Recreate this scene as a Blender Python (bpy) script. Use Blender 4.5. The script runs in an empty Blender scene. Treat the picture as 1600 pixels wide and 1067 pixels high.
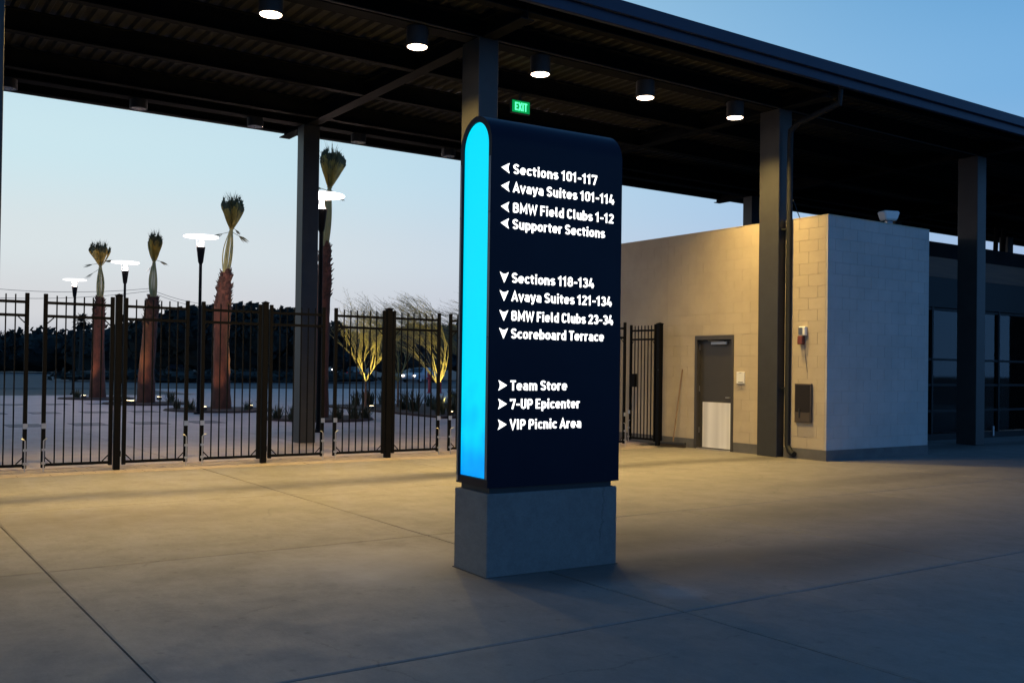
import bpy, bmesh, math, random
from mathutils import Vector, Matrix, noise
random.seed(7)
SC = bpy.context.scene
COL = SC.collection
PI = math.pi

# ---------------------------------------------------------------- camera
cam_d = bpy.data.cameras.new('camera'); cam = bpy.data.objects.new('camera', cam_d); COL.objects.link(cam)
RR = ((0.82405304, -0.5663498, 0.01358309), (-0.01820616, -0.00251091, 0.9998311), (0.56622003, 0.82416115, 0.01238018))
r_, u_, f_ = [Vector(v) for v in RR]
m3 = Matrix((r_, u_, -f_)).transposed()
cam.matrix_world = Matrix.Translation((0, 0, 1.5)) @ m3.to_4x4()
cam_d.sensor_width = 36.0; cam_d.lens = 1542.76/1600*36.0
cam_d.shift_y = (556.06-533.5)/1600
cam_d.clip_start = 0.05; cam_d.clip_end = 3000
SC.camera = cam
# ---------------------------------------------------------------- sky
W = bpy.data.worlds.new('World'); SC.world = W; W.use_nodes = True
nt = W.node_tree; N = nt.nodes; L = nt.links
for n in list(N): N.remove(n)
out = N.new('ShaderNodeOutputWorld'); bg = N.new('ShaderNodeBackground'); L.new(bg.outputs[0], out.inputs[0])
SKY_STRENGTH = 1.0
bg.inputs[1].default_value = SKY_STRENGTH
tc = N.new('ShaderNodeTexCoord'); nrm = N.new('ShaderNodeVectorMath'); nrm.operation = 'NORMALIZE'
L.new(tc.outputs['Generated'], nrm.inputs[0])
sep = N.new('ShaderNodeSeparateXYZ'); L.new(nrm.outputs[0], sep.inputs[0])
def ramp(stops):
    r = N.new('ShaderNodeValToRGB'); e = r.color_ramp.elements
    while len(e) > 1: e.remove(e[-1])
    e[0].position = stops[0][0]; e[0].color = (*stops[0][1], 1)
    for p, c in stops[1:]:
        x = e.new(p); x.color = (*c, 1)
    r.color_ramp.interpolation = 'EASE'
    L.new(sep.outputs[2], r.inputs[0]); return r
glow = ramp([(0.0, (.42, .44, .52)), (.05, (.67, .68, .70)), (.11, (.70, .77, .79)), (.20, (.61, .80, .86)), (.32, (.46, .70, .84)), (.55, (.09, .26, .50)), (1.0, (.018, .07, .20))])
side = ramp([(0.0, (.42, .46, .60)), (.07, (.42, .52, .74)), (.16, (.31, .51, .79)), (.26, (.185, .43, .74)), (.40, (.105, .33, .63)), (.6, (.04, .15, .38)), (1.0, (.018, .07, .20))])
back = ramp([(0.0, (.15, .38, .80)), (.15, (.14, .40, .90)), (.35, (.085, .29, .70)), (.6, (.04, .15, .40)), (1.0, (.018, .07, .20))])
SUNSET = (math.sin(math.radians(-18)), math.cos(math.radians(-18)))
flat = N.new('ShaderNodeVectorMath'); flat.operation = 'MULTIPLY'; flat.inputs[1].default_value = (1, 1, 0); L.new(nrm.outputs[0], flat.inputs[0])
fn = N.new('ShaderNodeVectorMath'); fn.operation = 'NORMALIZE'; L.new(flat.outputs[0], fn.inputs[0])
dt = N.new('ShaderNodeVectorMath'); dt.operation = 'DOT_PRODUCT'; L.new(fn.outputs[0], dt.inputs[0]); dt.inputs[1].default_value = (*SUNSET, 0)
def mrange(a, b):
    m = N.new('ShaderNodeMapRange'); m.interpolation_type = 'SMOOTHSTEP'
    m.inputs[1].default_value = a; m.inputs[2].default_value = b; L.new(dt.outputs['Value'], m.inputs[0]); return m
ma = mrange(.1, .97); mb_ = mrange(-.75, .2)
mix1 = N.new('ShaderNodeMix'); mix1.data_type = 'RGBA'; L.new(ma.outputs[0], mix1.inputs[0]); L.new(side.outputs[0], mix1.inputs[6]); L.new(glow.outputs[0], mix1.inputs[7])
mix2 = N.new('ShaderNodeMix'); mix2.data_type = 'RGBA'; L.new(mb_.outputs[0], mix2.inputs[0]); L.new(back.outputs[0], mix2.inputs[6]); L.new(mix1.outputs[2], mix2.inputs[7])
L.new(mix2.outputs[2], bg.inputs[0])
# ---------------------------------------------------------------- exposure
vs = SC.view_settings; vs.view_transform = 'Standard'; vs.look = 'None'; vs.exposure = 0; vs.gamma = 1; vs.use_curve_mapping = False
LAMP_W = 740.0          # downlight power
WARM = (1.0, .675, .215)

# ================================================================ materials
def mat(name, col=(.5, .5, .5), rough=.6, metal=0.0, col2=None, scale=4.0, bump=0.0, bscale=40.0, detail=4, spec=.5, world=True, stretch=(1, 1, 1), rnd=0.0, mixlo=.35, mixhi=.65):
    m = bpy.data.materials.new(name); m.use_nodes = True
    n = m.node_tree.nodes; l = m.node_tree.links; b = n['Principled BSDF']
    b.inputs['Base Color'].default_value = (*col, 1); b.inputs['Roughness'].default_value = rough; b.inputs['Metallic'].default_value = metal
    b.inputs['Specular IOR Level'].default_value = spec
    if world: g = n.new('ShaderNodeNewGeometry'); co = g.outputs['Position']
    else: g = n.new('ShaderNodeTexCoord'); co = g.outputs['Object']
    mp = n.new('ShaderNodeMapping'); mp.inputs['Scale'].default_value = stretch; l.new(co, mp.inputs[0])
    last = None
    if col2:
        t = n.new('ShaderNodeTexNoise'); t.inputs['Scale'].default_value = scale; t.inputs['Detail'].default_value = detail; t.inputs['Roughness'].default_value = .62
        l.new(mp.outputs[0], t.inputs['Vector'])
        mr = n.new('ShaderNodeMapRange'); mr.inputs[1].default_value = mixlo; mr.inputs[2].default_value = mixhi; l.new(t.outputs[0], mr.inputs[0])
        mx = n.new('ShaderNodeMix'); mx.data_type = 'RGBA'; mx.inputs[6].default_value = (*col, 1); mx.inputs[7].default_value = (*col2, 1)
        l.new(mr.outputs[0], mx.inputs[0]); last = mx.outputs[2]
    if rnd:
        oi = n.new('ShaderNodeObjectInfo'); mr = n.new('ShaderNodeMapRange'); mr.inputs[3].default_value = 1-rnd; mr.inputs[4].default_value = 1+rnd
        l.new(oi.outputs['Random'], mr.inputs[0])
        hv = n.new('ShaderNodeHueSaturation'); l.new(mr.outputs[0], hv.inputs['Value'])
        if last: l.new(last, hv.inputs['Color'])
        else: hv.inputs['Color'].default_value = (*col, 1)
        last = hv.outputs[0]
    if last: l.new(last, b.inputs['Base Color'])
    if bump:
        t = n.new('ShaderNodeTexNoise'); t.inputs['Scale'].default_value = bscale; t.inputs['Detail'].default_value = 5
        l.new(mp.outputs[0], t.inputs['Vector'])
        bp = n.new('ShaderNodeBump'); bp.inputs['Strength'].default_value = bump; bp.inputs['Distance'].default_value = .01
        l.new(t.outputs[0], bp.inputs['Height']); l.new(bp.outputs[0], b.inputs['Normal'])
    return m

def emit(name, col, s):
    m = bpy.data.materials.new(name); m.use_nodes = True
    n = m.node_tree.nodes; b = n['Principled BSDF']
    b.inputs['Base Color'].default_value = (*[min(1, c)*.6 for c in col], 1)
    b.inputs['Emission Color'].default_value = (*col, 1); b.inputs['Emission Strength'].default_value = s
    return m

M = {}
M['steel'] = mat('painted steel', (.032, .031, .030), .45, .0, (.038, .038, .037), 3, .05, 60, spec=.35)
M['pipe'] = mat('dull pipe paint', (.014, .015, .016), .6, 0, spec=.2)
M['roofsteel'] = mat('roof steel', (.010, .011, .012), .9, 0, (.014, .015, .016), 2, spec=.05)
M['deck'] = mat('roof deck steel', (.045, .045, .041), .6, .0, (.033, .033, .03), 1.3, spec=.3)
M['fascia'] = mat('fascia metal', (.022, .030, .055), .45, 0, (.028, .036, .062), .8, spec=.2)
M['fence'] = mat('black fence paint', (.0035, .0035, .004), .6, 0, spec=.06)
M['bolt'] = mat('galvanised steel', (.45, .45, .46), .35, .9)
M['skirt'] = mat('grey render', (.09, .085, .085), .8, 0, (.12, .115, .11), 3, .2, 50)
M['door'] = mat('door paint', (.042, .038, .034), .5, 0, (.037, .034, .031), 3)
M['frame'] = mat('frame paint', (.045, .04, .036), .5)
M['plate'] = mat('brushed plate', (.88, .88, .90), .5, .1, (.60, .60, .62), 1.6, 0, 1, detail=1, stretch=(1, 3.0, .10))
M['white'] = mat('white plastic', (.72, .72, .70), .45)
M['red'] = mat('red plastic', (.14, .03, .02), .4)
M['redpaint'] = mat('red hydrant paint', (.45, .02, .025), .45, 0, (.3, .015, .02), 6)
M['rubber'] = mat('black rubber', (.02, .02, .022), .6)
M['wood'] = mat('broom wood', (.22, .14, .07), .6, 0, (.16, .1, .05), 8)
M['bristle'] = mat('broom bristle', (.03, .022, .018), .9)
M['darkbox'] = mat('dark cabinet glass', (.022, .018, .015), .16, 0)
M['cabinet'] = mat('cabinet frame', (.06, .045, .035), .45)
M['signbody'] = mat('navy sign cladding', (.003, .006, .017), .36, 0, (.004, .008, .020), 1.5, spec=.14)
M['alu'] = mat('grey aluminium trim', (.16, .17, .19), .35, .6)
M['glass_lamp'] = emit('lamp lens', (1.0, .80, .60), 9)
M['lens_off'] = mat('unlit lens', (.35, .34, .32), .25, .3, (.12, .12, .12), 20, world=True)
M['letters'] = emit('lit letters', (1.0, .98, .94), 2.2)
M['disc_glow'] = emit('lamp disc glow', (1.0, .93, .90), 3.0)  # lamp light falling on the reflector, given to the disc as its own glow
M['lampglass'] = emit('lit lamp glass', (1.0, .88, .78), 7)
M['lens_spot'] = emit('uplight lens', (1.0, .78, .42), 8)
M['headlight'] = emit('headlight lens', (1.0, .82, .70), 10)
M['taillight'] = emit('tail light lens', (1.0, .05, .03), 3)
M['exit_green'] = emit('exit sign face', (.0, .40, .09), .75)
M['exit_text'] = emit('exit letters', (.12, 1.0, .5), 1.4)
M['mulch'] = mat('bark mulch', (.045, .02, .014), .95, 0, (.02, .011, .009), 18, .8, 30)
M['asphalt'] = mat('asphalt', (.045, .052, .055), .9, 0, (.06, .066, .068), .3, .2, 30)
M['verge'] = mat('dry verge', (.05, .06, .055), .95, 0, (.08, .08, .07), .15, .3, 10)
M['joint'] = mat('joint filler', (.075, .07, .062), .95)
M['shrub'] = mat('spiky leaf', (.03, .042, .018), .6, 0, (.05, .05, .025), 9)
M['palmtrunk'] = mat('palm bark', (.12, .040, .021), .9, 0, (.05, .020, .012), 5, .8, 22, stretch=(1, 1, .45))
M['palmboot'] = mat('palm boot fibre', (.10, .045, .03), .9, 0, (.04, .02, .014), 9)
M['petiole'] = mat('palm stalk', (.26, .24, .09), .5, 0, (.18, .19, .08), 5)
M['frond'] = mat('palm frond', (.50, .36, .07), .6, 0, (.20, .16, .045), 5)
M['frondtip'] = mat('palm frond tip', (.09, .095, .035), .7, 0, (.05, .055, .025), 6)
M['twig'] = mat('pale branch', (.34, .30, .11), .7, 0, (.24, .22, .10), 9)
M['stake'] = mat('tree trunk bark', (.22, .11, .06), .8, 0, (.16, .08, .045), 9)
M['darkleaf'] = mat('far foliage', (.012, .018, .012), .95, 0, (.006, .010, .008), .4)
M['hazeleaf'] = mat('haze tinted foliage', (.075, .08, .08), .95, 0, (.05, .055, .055), .4)  # distance haze put into the leaf colour
M['bark'] = mat('far trunk bark', (.03, .025, .02), .9)
M['carpaint'] = mat('white car paint', (.30, .32, .35), .3)
M['cardark'] = mat('car glass', (.02, .025, .03), .15)
M['greycar'] = mat('dark car paint', (.04, .045, .05), .3)
M['tyre'] = mat('tyre rubber', (.02, .02, .02), .9)
M['wire'] = mat('cable rubber', (.10, .10, .11), .7)
M['bandwood'] = mat('brown cladding', (.14, .055, .022), .6, 0, (.09, .035, .015), 3, stretch=(.3, 1, 4))
M['polepaint'] = mat('black pole paint', (.006, .006, .007), .6, spec=.1)
M['mullion'] = mat('dark mullion', (.006, .007, .008), .5, spec=.2)
M['interior'] = mat('dim interior', (.05, .055, .05), .9, 0, (.03, .035, .03), 1)
M['paper'] = mat('pale posters', (.5, .55, .6), .7)
M['picnic'] = mat('bench timber', (.18, .17, .16), .7)

def concrete(name, c1, c2, c3, rough=.62, band=False):
    m = bpy.data.materials.new(name); m.use_nodes = True
    n = m.node_tree.nodes; l = m.node_tree.links; b = n['Principled BSDF']
    g = n.new('ShaderNodeNewGeometry')
    def ns(scale, detail, ro, st=(1, 1, 1)):
        mp = n.new('ShaderNodeMapping'); mp.inputs['Scale'].default_value = st; l.new(g.outputs['Position'], mp.inputs[0])
        t = n.new('ShaderNodeTexNoise'); t.inputs['Scale'].default_value = scale; t.inputs['Detail'].default_value = detail; t.inputs['Roughness'].default_value = ro
        l.new(mp.outputs[0], t.inputs['Vector']); return t
    def mr(src, a, b_, c=0, d=1):
        x = n.new('ShaderNodeMapRange'); x.inputs[1].default_value = a; x.inputs[2].default_value = b_; x.inputs[3].default_value = c; x.inputs[4].default_value = d
        l.new(src, x.inputs[0]); return x.outputs[0]
    def mix(f, a, bb, mode='MIX'):
        x = n.new('ShaderNodeMix'); x.data_type = 'RGBA'; x.blend_type = mode
        if isinstance(f, float): x.inputs[0].default_value = f
        else: l.new(f, x.inputs[0])
        for i, v in ((6, a), (7, bb)):
            if isinstance(v, tuple): x.inputs[i].default_value = (*v, 1)
            else: l.new(v, x.inputs[i])
        return x.outputs[2]
    big = ns(.55, 5, .6); mid = ns(2.6, 7, .68); fine = ns(60, 5, .75); smear = ns(1.6, 6, .65, (1, .22, 1)); spot = ns(1.1, 3, .5)
    c = mix(mr(big.outputs[0], .36, .66), c1, c2)
    c = mix(mr(mid.outputs[0], .50, .78, 0, .55), c, c3)
    c = mix(mr(smear.outputs[0], .56, .72, 0, .45), c, tuple(min(1, v*1.35) for v in c1))
    c = mix(mr(fine.outputs[0], .3, .7, .84, 1.12), (0, 0, 0), c)
    grit = ns(16, 6, .8, (1, .45, 1))
    c = mix(mr(grit.outputs[0], .38, .66, 0, .5), c, c3)
    # hairline cracks, only in places
    wv = n.new('ShaderNodeVectorMath'); wv.operation = 'MULTIPLY_ADD'; l.new(mid.outputs['Color'], wv.inputs[0]); wv.inputs[1].default_value = (.35, .35, 0); l.new(g.outputs['Position'], wv.inputs[2])
    ck = n.new('ShaderNodeTexVoronoi'); ck.voronoi_dimensions = '2D'; ck.feature = 'DISTANCE_TO_EDGE'; ck.inputs['Scale'].default_value = .45; l.new(wv.outputs[0], ck.inputs['Vector'])
    mk = n.new('ShaderNodeMath'); mk.operation = 'MULTIPLY'; l.new(mr(ck.outputs['Distance'], .0015, .005, .5, 0), mk.inputs[0]); l.new(mr(spot.outputs[0], .5, .58), mk.inputs[1])
    c = mix(mk.outputs[0], c, tuple(v*.4 for v in c1))
    # per-slab tone
    oi = n.new('ShaderNodeObjectInfo'); hv = n.new('ShaderNodeHueSaturation'); l.new(c, hv.inputs['Color']); l.new(mr(oi.outputs['Random'], 0, 1, .90, 1.08), hv.inputs['Value'])
    c = hv.outputs[0]
    # small pale and dark spots (gum, drips)
    vo = n.new('ShaderNodeTexVoronoi'); vo.voronoi_dimensions = '2D'; vo.inputs['Scale'].default_value = 2.3; l.new(g.outputs['Position'], vo.inputs['Vector'])
    c = mix(mr(vo.outputs['Distance'], .025, .06, .40, 0), c, tuple(v*.45 for v in c1))
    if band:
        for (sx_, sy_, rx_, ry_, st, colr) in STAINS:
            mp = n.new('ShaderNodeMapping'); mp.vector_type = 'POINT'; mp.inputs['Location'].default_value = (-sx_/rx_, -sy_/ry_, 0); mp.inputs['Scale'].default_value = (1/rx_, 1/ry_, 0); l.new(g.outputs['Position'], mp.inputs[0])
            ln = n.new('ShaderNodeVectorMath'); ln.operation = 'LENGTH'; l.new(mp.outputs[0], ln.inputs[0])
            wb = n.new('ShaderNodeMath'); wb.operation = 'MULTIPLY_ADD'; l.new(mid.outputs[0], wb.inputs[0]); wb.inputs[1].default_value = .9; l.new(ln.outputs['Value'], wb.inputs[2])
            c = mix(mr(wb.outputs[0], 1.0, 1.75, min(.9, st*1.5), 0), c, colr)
    if band:   # dark band across the slabs along the column line
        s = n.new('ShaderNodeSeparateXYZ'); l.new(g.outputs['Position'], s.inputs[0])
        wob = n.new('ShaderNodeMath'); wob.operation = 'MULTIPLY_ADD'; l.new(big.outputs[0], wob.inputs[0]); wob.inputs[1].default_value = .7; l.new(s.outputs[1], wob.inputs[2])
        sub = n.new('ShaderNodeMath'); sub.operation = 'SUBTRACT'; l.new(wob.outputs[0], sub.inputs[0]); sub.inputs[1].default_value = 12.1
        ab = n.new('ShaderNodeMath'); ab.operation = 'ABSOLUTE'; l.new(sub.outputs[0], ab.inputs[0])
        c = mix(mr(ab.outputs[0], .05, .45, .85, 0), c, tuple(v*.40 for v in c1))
    l.new(c, b.inputs['Base Color'])
    l.new(mr(mid.outputs[0], .3, .7, rough-.08, rough+.14), b.inputs['Roughness'])
    b.inputs['Specular IOR Level'].default_value = .35
    bp = n.new('ShaderNodeBump'); bp.inputs['Strength'].default_value = .25; bp.inputs['Distance'].default_value = .004
    l.new(fine.outputs[0], bp.inputs['Height'])
    bp2 = n.new('ShaderNodeBump'); bp2.inputs['Strength'].default_value = .35; bp2.inputs['Distance'].default_value = .012
    l.new(mid.outputs[0], bp2.inputs['Height']); l.new(bp.outputs[0], bp2.inputs['Normal']); l.new(bp2.outputs[0], b.inputs['Normal'])
    return m
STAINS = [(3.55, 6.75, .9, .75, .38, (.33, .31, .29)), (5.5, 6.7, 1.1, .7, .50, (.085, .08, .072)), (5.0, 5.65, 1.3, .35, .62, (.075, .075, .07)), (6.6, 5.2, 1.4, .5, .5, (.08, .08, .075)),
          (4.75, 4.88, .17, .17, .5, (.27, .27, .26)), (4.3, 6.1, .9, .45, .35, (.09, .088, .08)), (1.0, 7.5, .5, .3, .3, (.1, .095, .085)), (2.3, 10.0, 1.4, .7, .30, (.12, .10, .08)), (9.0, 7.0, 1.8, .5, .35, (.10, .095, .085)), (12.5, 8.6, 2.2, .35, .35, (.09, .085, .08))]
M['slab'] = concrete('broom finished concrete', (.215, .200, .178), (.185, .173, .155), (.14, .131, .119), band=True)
M['plaza'] = concrete('plaza concrete', (.40, .325, .32), (.34, .28, .275), (.28, .235, .23))
M['inset'] = concrete('dark paving inset', (.105, .095, .11), (.09, .08, .095), (.08, .07, .08))
M['paver'] = mat('tan paver', (.22, .18, .15), .8, 0, (.30, .25, .2), 6, .3, 50, rnd=.2)
M['monbase'] = concrete('cast concrete plinth', (.17, .165, .155), (.14, .136, .13), (.105, .10, .097), .8)
M['block'] = mat('lamp tinted masonry block', (.46, .39, .29), .92, 0, (.41, .345, .255), 1.6, .3, 70, rnd=.025, spec=.2)  # same block as the front face, with the lamps' warmth put into its colour
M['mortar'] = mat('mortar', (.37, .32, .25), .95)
M['block_dusk'] = mat('dusk side masonry block', (.44, .42, .40), .92, 0, (.38, .365, .345), 1.4, .4, 70, rnd=.02, spec=.2)  # untinted copy of the block for the face lit only by dusk sky

# blue light panel: brightness and hue of the LEDs behind the acrylic vary
mm = bpy.data.materials.new('lit blue acrylic'); mm.use_nodes = True
n = mm.node_tree.nodes; l = mm.node_tree.links; b = n['Principled BSDF']; b.inputs['Base Color'].default_value = (0, .04, .1, 1); b.inputs['Roughness'].default_value = .45; b.inputs['Specular IOR Level'].default_value = .12
g = n.new('ShaderNodeNewGeometry'); s = n.new('ShaderNodeSeparateXYZ'); l.new(g.outputs['Position'], s.inputs[0])
t = n.new('ShaderNodeTexNoise'); t.inputs['Scale'].default_value = 4.2; t.inputs['Detail'].default_value = 1; l.new(g.outputs['Position'], t.inputs['Vector'])
ad = n.new('ShaderNodeMath'); ad.operation = 'MULTIPLY_ADD'; l.new(t.outputs[0], ad.inputs[0]); ad.inputs[1].default_value = .9; l.new(s.outputs[2], ad.inputs[2])
rp = n.new('ShaderNodeMapRange'); rp.inputs[1].default_value = .95; rp.inputs[2].default_value = 1.75; l.new(ad.outputs[0], rp.inputs[0])
cr = n.new('ShaderNodeValToRGB'); e = cr.color_ramp.elements; e[0].color = (0, .27, .98, 1); e[1].color = (0, .76, 1.0, 1); x = e.new(.45); x.color = (0, .50, 1, 1)
l.new(rp.outputs[0], cr.inputs[0]); l.new(cr.outputs[0], b.inputs['Emission Color']); b.inputs['Emission Strength'].default_value = 1.0
M['blue'] = mm
# glass
mg = bpy.data.materials.new('shopfront glass'); mg.use_nodes = True
n = mg.node_tree.nodes; l = mg.node_tree.links
for q in list(n): n.remove(q)
o = n.new('ShaderNodeOutputMaterial'); mx = n.new('ShaderNodeMixShader'); tr = n.new('ShaderNodeBsdfTransparent'); gl = n.new('ShaderNodeBsdfGlossy'); fr = n.new('ShaderNodeFresnel')
fr.inputs[0].default_value = 1.5; gl.inputs['Roughness'].default_value = .03; tr.inputs[0].default_value = (.55, .6, .6, 1)
l.new(fr.outputs[0], mx.inputs[0]); l.new(tr.outputs[0], mx.inputs[1]); l.new(gl.outputs[0], mx.inputs[2]); l.new(mx.outputs[0], o.inputs[0])
M['glass'] = mg

# ================================================================ mesh helpers
class MB:
    def __init__(s): s.v = []; s.f = []; s.sm = []
    def add(s, v, f, smooth=False):
        k = len(s.v); s.v += [tuple(a) for a in v]; s.f += [tuple(i+k for i in q) for q in f]; s.sm += [smooth]*len(f); return s
    def box(s, x0, x1, y0, y1, z0, z1, c=0.0):
        if c <= 0:
            v = [(x0, y0, z0), (x1, y0, z0), (x1, y1, z0), (x0, y1, z0), (x0, y0, z1), (x1, y0, z1), (x1, y1, z1), (x0, y1, z1)]
            return s.add(v, [(0, 3, 2, 1), (4, 5, 6, 7), (0, 1, 5, 4), (1, 2, 6, 5), (2, 3, 7, 6), (3, 0, 4, 7)])
        bm = bmesh.new()
        vs_ = [bm.verts.new(p) for p in [(x0, y0, z0), (x1, y0, z0), (x1, y1, z0), (x0, y1, z0), (x0, y0, z1), (x1, y0, z1), (x1, y1, z1), (x0, y1, z1)]]
        for q in [(0, 3, 2, 1), (4, 5, 6, 7), (0, 1, 5, 4), (1, 2, 6, 5), (2, 3, 7, 6), (3, 0, 4, 7)]: bm.faces.new([vs_[i] for i in q])
        bmesh.ops.bevel(bm, geom=bm.edges[:], offset=c, segments=1, affect='EDGES')
        bm.verts.index_update()
        s.add([v.co[:] for v in bm.verts], [[v.index for v in f.verts] for f in bm.faces]); bm.free(); return s
    def tube(s, pts, rad, n=8, cap=True):
        pts = [Vector(p) for p in pts]; k = len(pts)
        if not isinstance(rad, (list, tuple)): rad = [rad]*k
        vs_ = []; ref = None
        for i, p in enumerate(pts):
            d = (pts[min(i+1, k-1)]-pts[max(i-1, 0)]).normalized()
            if ref is None: ref = Vector((0, 0, 1)) if abs(d.z) < .9 else Vector((1, 0, 0))
            a = d.cross(ref).normalized(); b2 = d.cross(a).normalized(); ref = -b2 if False else ref
            for j in range(n):
                t_ = 2*PI*j/n; vs_.append(p+(a*math.cos(t_)+b2*math.sin(t_))*rad[i])
        fs = []
        for i in range(k-1):
            for j in range(n): fs.append((i*n+j, i*n+(j+1) % n, (i+1)*n+(j+1) % n, (i+1)*n+j))
        if cap: fs.append(tuple(range(n-1, -1, -1))); fs.append(tuple((k-1)*n+j for j in range(n)))
        return s.add(vs_, fs, True)
    def lathe(s, prof, n=24, cx=0, cy=0):
        vs_ = []
        for r, z in prof:
            for j in range(n): vs_.append((cx+r*math.cos(2*PI*j/n), cy+r*math.sin(2*PI*j/n), z))
        fs = []
        for i in range(len(prof)-1):
            for j in range(n): fs.append((i*n+j, i*n+(j+1) % n, (i+1)*n+(j+1) % n, (i+1)*n+j))
        fs.append(tuple(range(n-1, -1, -1))); fs.append(tuple((len(prof)-1)*n+j for j in range(n)))
        return s.add(vs_, fs, True)
    def prism(s, pts, y0, y1):   # polygon in (x,z) extruded along y
        k = len(pts); v = [(a, y0, b) for a, b in pts]+[(a, y1, b) for a, b in pts]
        f = [tuple(range(k)), tuple(range(2*k-1, k-1, -1))]+[(i, k+i, k+(i+1) % k, (i+1) % k) for i in range(k)]
        return s.add(v, f)
    def mesh(s, name, m):
        me = bpy.data.meshes.new(name); me.from_pydata(s.v, [], s.f); me.validate()
        if len(me.polygons) == len(s.sm): me.polygons.foreach_set('use_smooth', s.sm)
        me.materials.append(m); me.update()
        if any(s.sm):
            try: me.set_sharp_from_angle(angle=math.radians(38))
            except Exception: pass
        return me
    def build(s, name, m, parent=None, loc=None, label=None):
        o = bpy.data.objects.new(name, s.mesh(name, m)); COL.objects.link(o)
        if parent: o.parent = parent
        if loc: o.location = loc
        if label: o['label'] = label
        return o
def inst(name, me, parent, loc, rotz=0, scale=None):
    o = bpy.data.objects.new(name, me); COL.objects.link(o); o.parent = parent; o.location = loc; o.rotation_euler.z = rotz
    if scale: o.scale = scale
    return o
def tag(o, label, cat, group=None):
    o['label'] = label; o['category'] = cat
    if group: o['group'] = group
    return o
def thing(name, label, cat, loc=(0, 0, 0), rz=0, group=None):
    o = bpy.data.objects.new(name, None); COL.objects.link(o); o.location = loc; o.rotation_euler.z = rz; o.empty_display_size = .2
    return tag(o, label, cat, group)
def struct(o): o['kind'] = 'structure'; return o
def stuff(o): o['kind'] = 'stuff'; return o
def copy_tree(o, parent=None):
    c = o.copy(); COL.objects.link(c); c.parent = parent
    for ch in list(o.children): copy_tree(ch, c)
    return c
def lamp(name, kind, loc, power, col, parent=None, **kw):
    d = bpy.data.lights.new(name, kind); d.energy = power; d.color = col
    o = bpy.data.objects.new(name, d); COL.objects.link(o); o.location = loc
    for k, v in kw.items():
        if k == 'rot': o.rotation_euler = v
        else: setattr(d, k, v)
    if parent: o.parent = parent
    return o

# ================================================================ ground
# base sheet to the horizon
g = MB(); g.add([(-1500, -300, -.05), (1500, -300, -.05), (1500, 2500, -.05), (-1500, 2500, -.05)], [(0, 1, 2, 3)])
struct(g.build('ground', M['verge']))
# floor under the canopy: a dark filler sheet with separately cast slabs
fl = struct(MB().box(-14.3, 45, -6, 14.3, -.049, -.012).build('concrete_floor', M['joint']))
XB = [1.28+3.12*k for k in range(-5, 15)]; YB = [-5.22, -1.99, 1.24, 4.47, 7.70, 10.93, 14.16]
def slab_mesh(w, d):
    bm = MB()
    nseg = 10
    # irregular, slightly spalled edge ring
    per = []
    for i in range(nseg): per.append((w*i/nseg, 0, 1))
    for i in range(nseg): per.append((w, d*i/nseg, 2))
    for i in range(nseg): per.append((w*(1-i/nseg), d, 3))
    for i in range(nseg): per.append((0, d*(1-i/nseg), 4))
    top = []; mid = []; bot = []
    for x, y, _ in per:
        e_ = .012+random.random()*.008
        ix = min(max(x, .0), w); iy = min(max(y, 0), d)
        cx_ = ix+(e_ if x < .01 else -e_ if x > w-.01 else 0); cy_ = iy+(e_ if y < .01 else -e_ if y > d-.01 else 0)
        top.append((cx_, cy_, 0)); mid.append((ix, iy, -.004-random.random()*.002)); bot.append((ix, iy, -.012))
    k = len(per); v = top+mid+bot
    f = [tuple(range(k))]
    for a in range(2):
        for i in range(k): f.append((a*k+i, (a+1)*k+i, (a+1)*k+(i+1) % k, a*k+(i+1) % k))
    return bm.add(v, f)
gap = .006
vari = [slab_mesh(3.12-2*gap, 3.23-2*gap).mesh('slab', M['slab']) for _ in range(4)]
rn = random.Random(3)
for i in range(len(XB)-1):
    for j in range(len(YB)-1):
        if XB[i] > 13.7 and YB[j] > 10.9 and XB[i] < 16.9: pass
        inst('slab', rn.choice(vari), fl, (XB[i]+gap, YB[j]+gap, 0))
# threshold pavers under the fence line
pv = struct(MB().box(-14.3, 13.75, 14.3, 15.1, -.049, -.014).build('paver_strip', M['joint']))
pb = MB()
for r in range(4):
    y = 14.172+r*.232
    x = -8+(.2 if r % 2 else 0)
    while x < 13.2:
        h = random.uniform(-.003, .0)
        pb.box(x+.004, x+.396, y+.004, y+.228, -.013, h); x += .4
pb2 = stuff(pb.build('paver', M['paver'], pv))
# plaza beyond
pz = struct(MB().box(-40, 27, 15.1, 48.5, -.049, -.006).build('plaza', M['plaza']))
pvar = [slab_mesh(3.12-2*gap, 3.0-2*gap).mesh('slab', M['plaza']) for _ in range(3)]
for i in range(0, 6+4):
    for j in range(3):
        x = -1.84-3.12+3.12*i
        if x+3.12 > 22: continue
        inst('slab', rn.choice(pvar), pz, (x+gap, 15.11+3.0*j+gap, .006))
im = MB().box(0, .78, 0, 1.12, 0, .006).mesh('paving_inset', M['inset'])
for row, y in ((0, 25.07), (1, 31.2), (2, 37.6)):
    for k in range(-6, 4):
        x = 3.33+1.42*k+.0*row
        if x > 8.4 and row: continue
        inst('paving_inset', im, pz, (x, y, -.006+.001))
struct(MB().box(15, 60, 44.0, 60.5, -.049, -.010).build('pavement', M['plaza']))
struct(MB().box(-150, 300, 62, 135, -.049, -.02).build('road', M['asphalt']))
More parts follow.
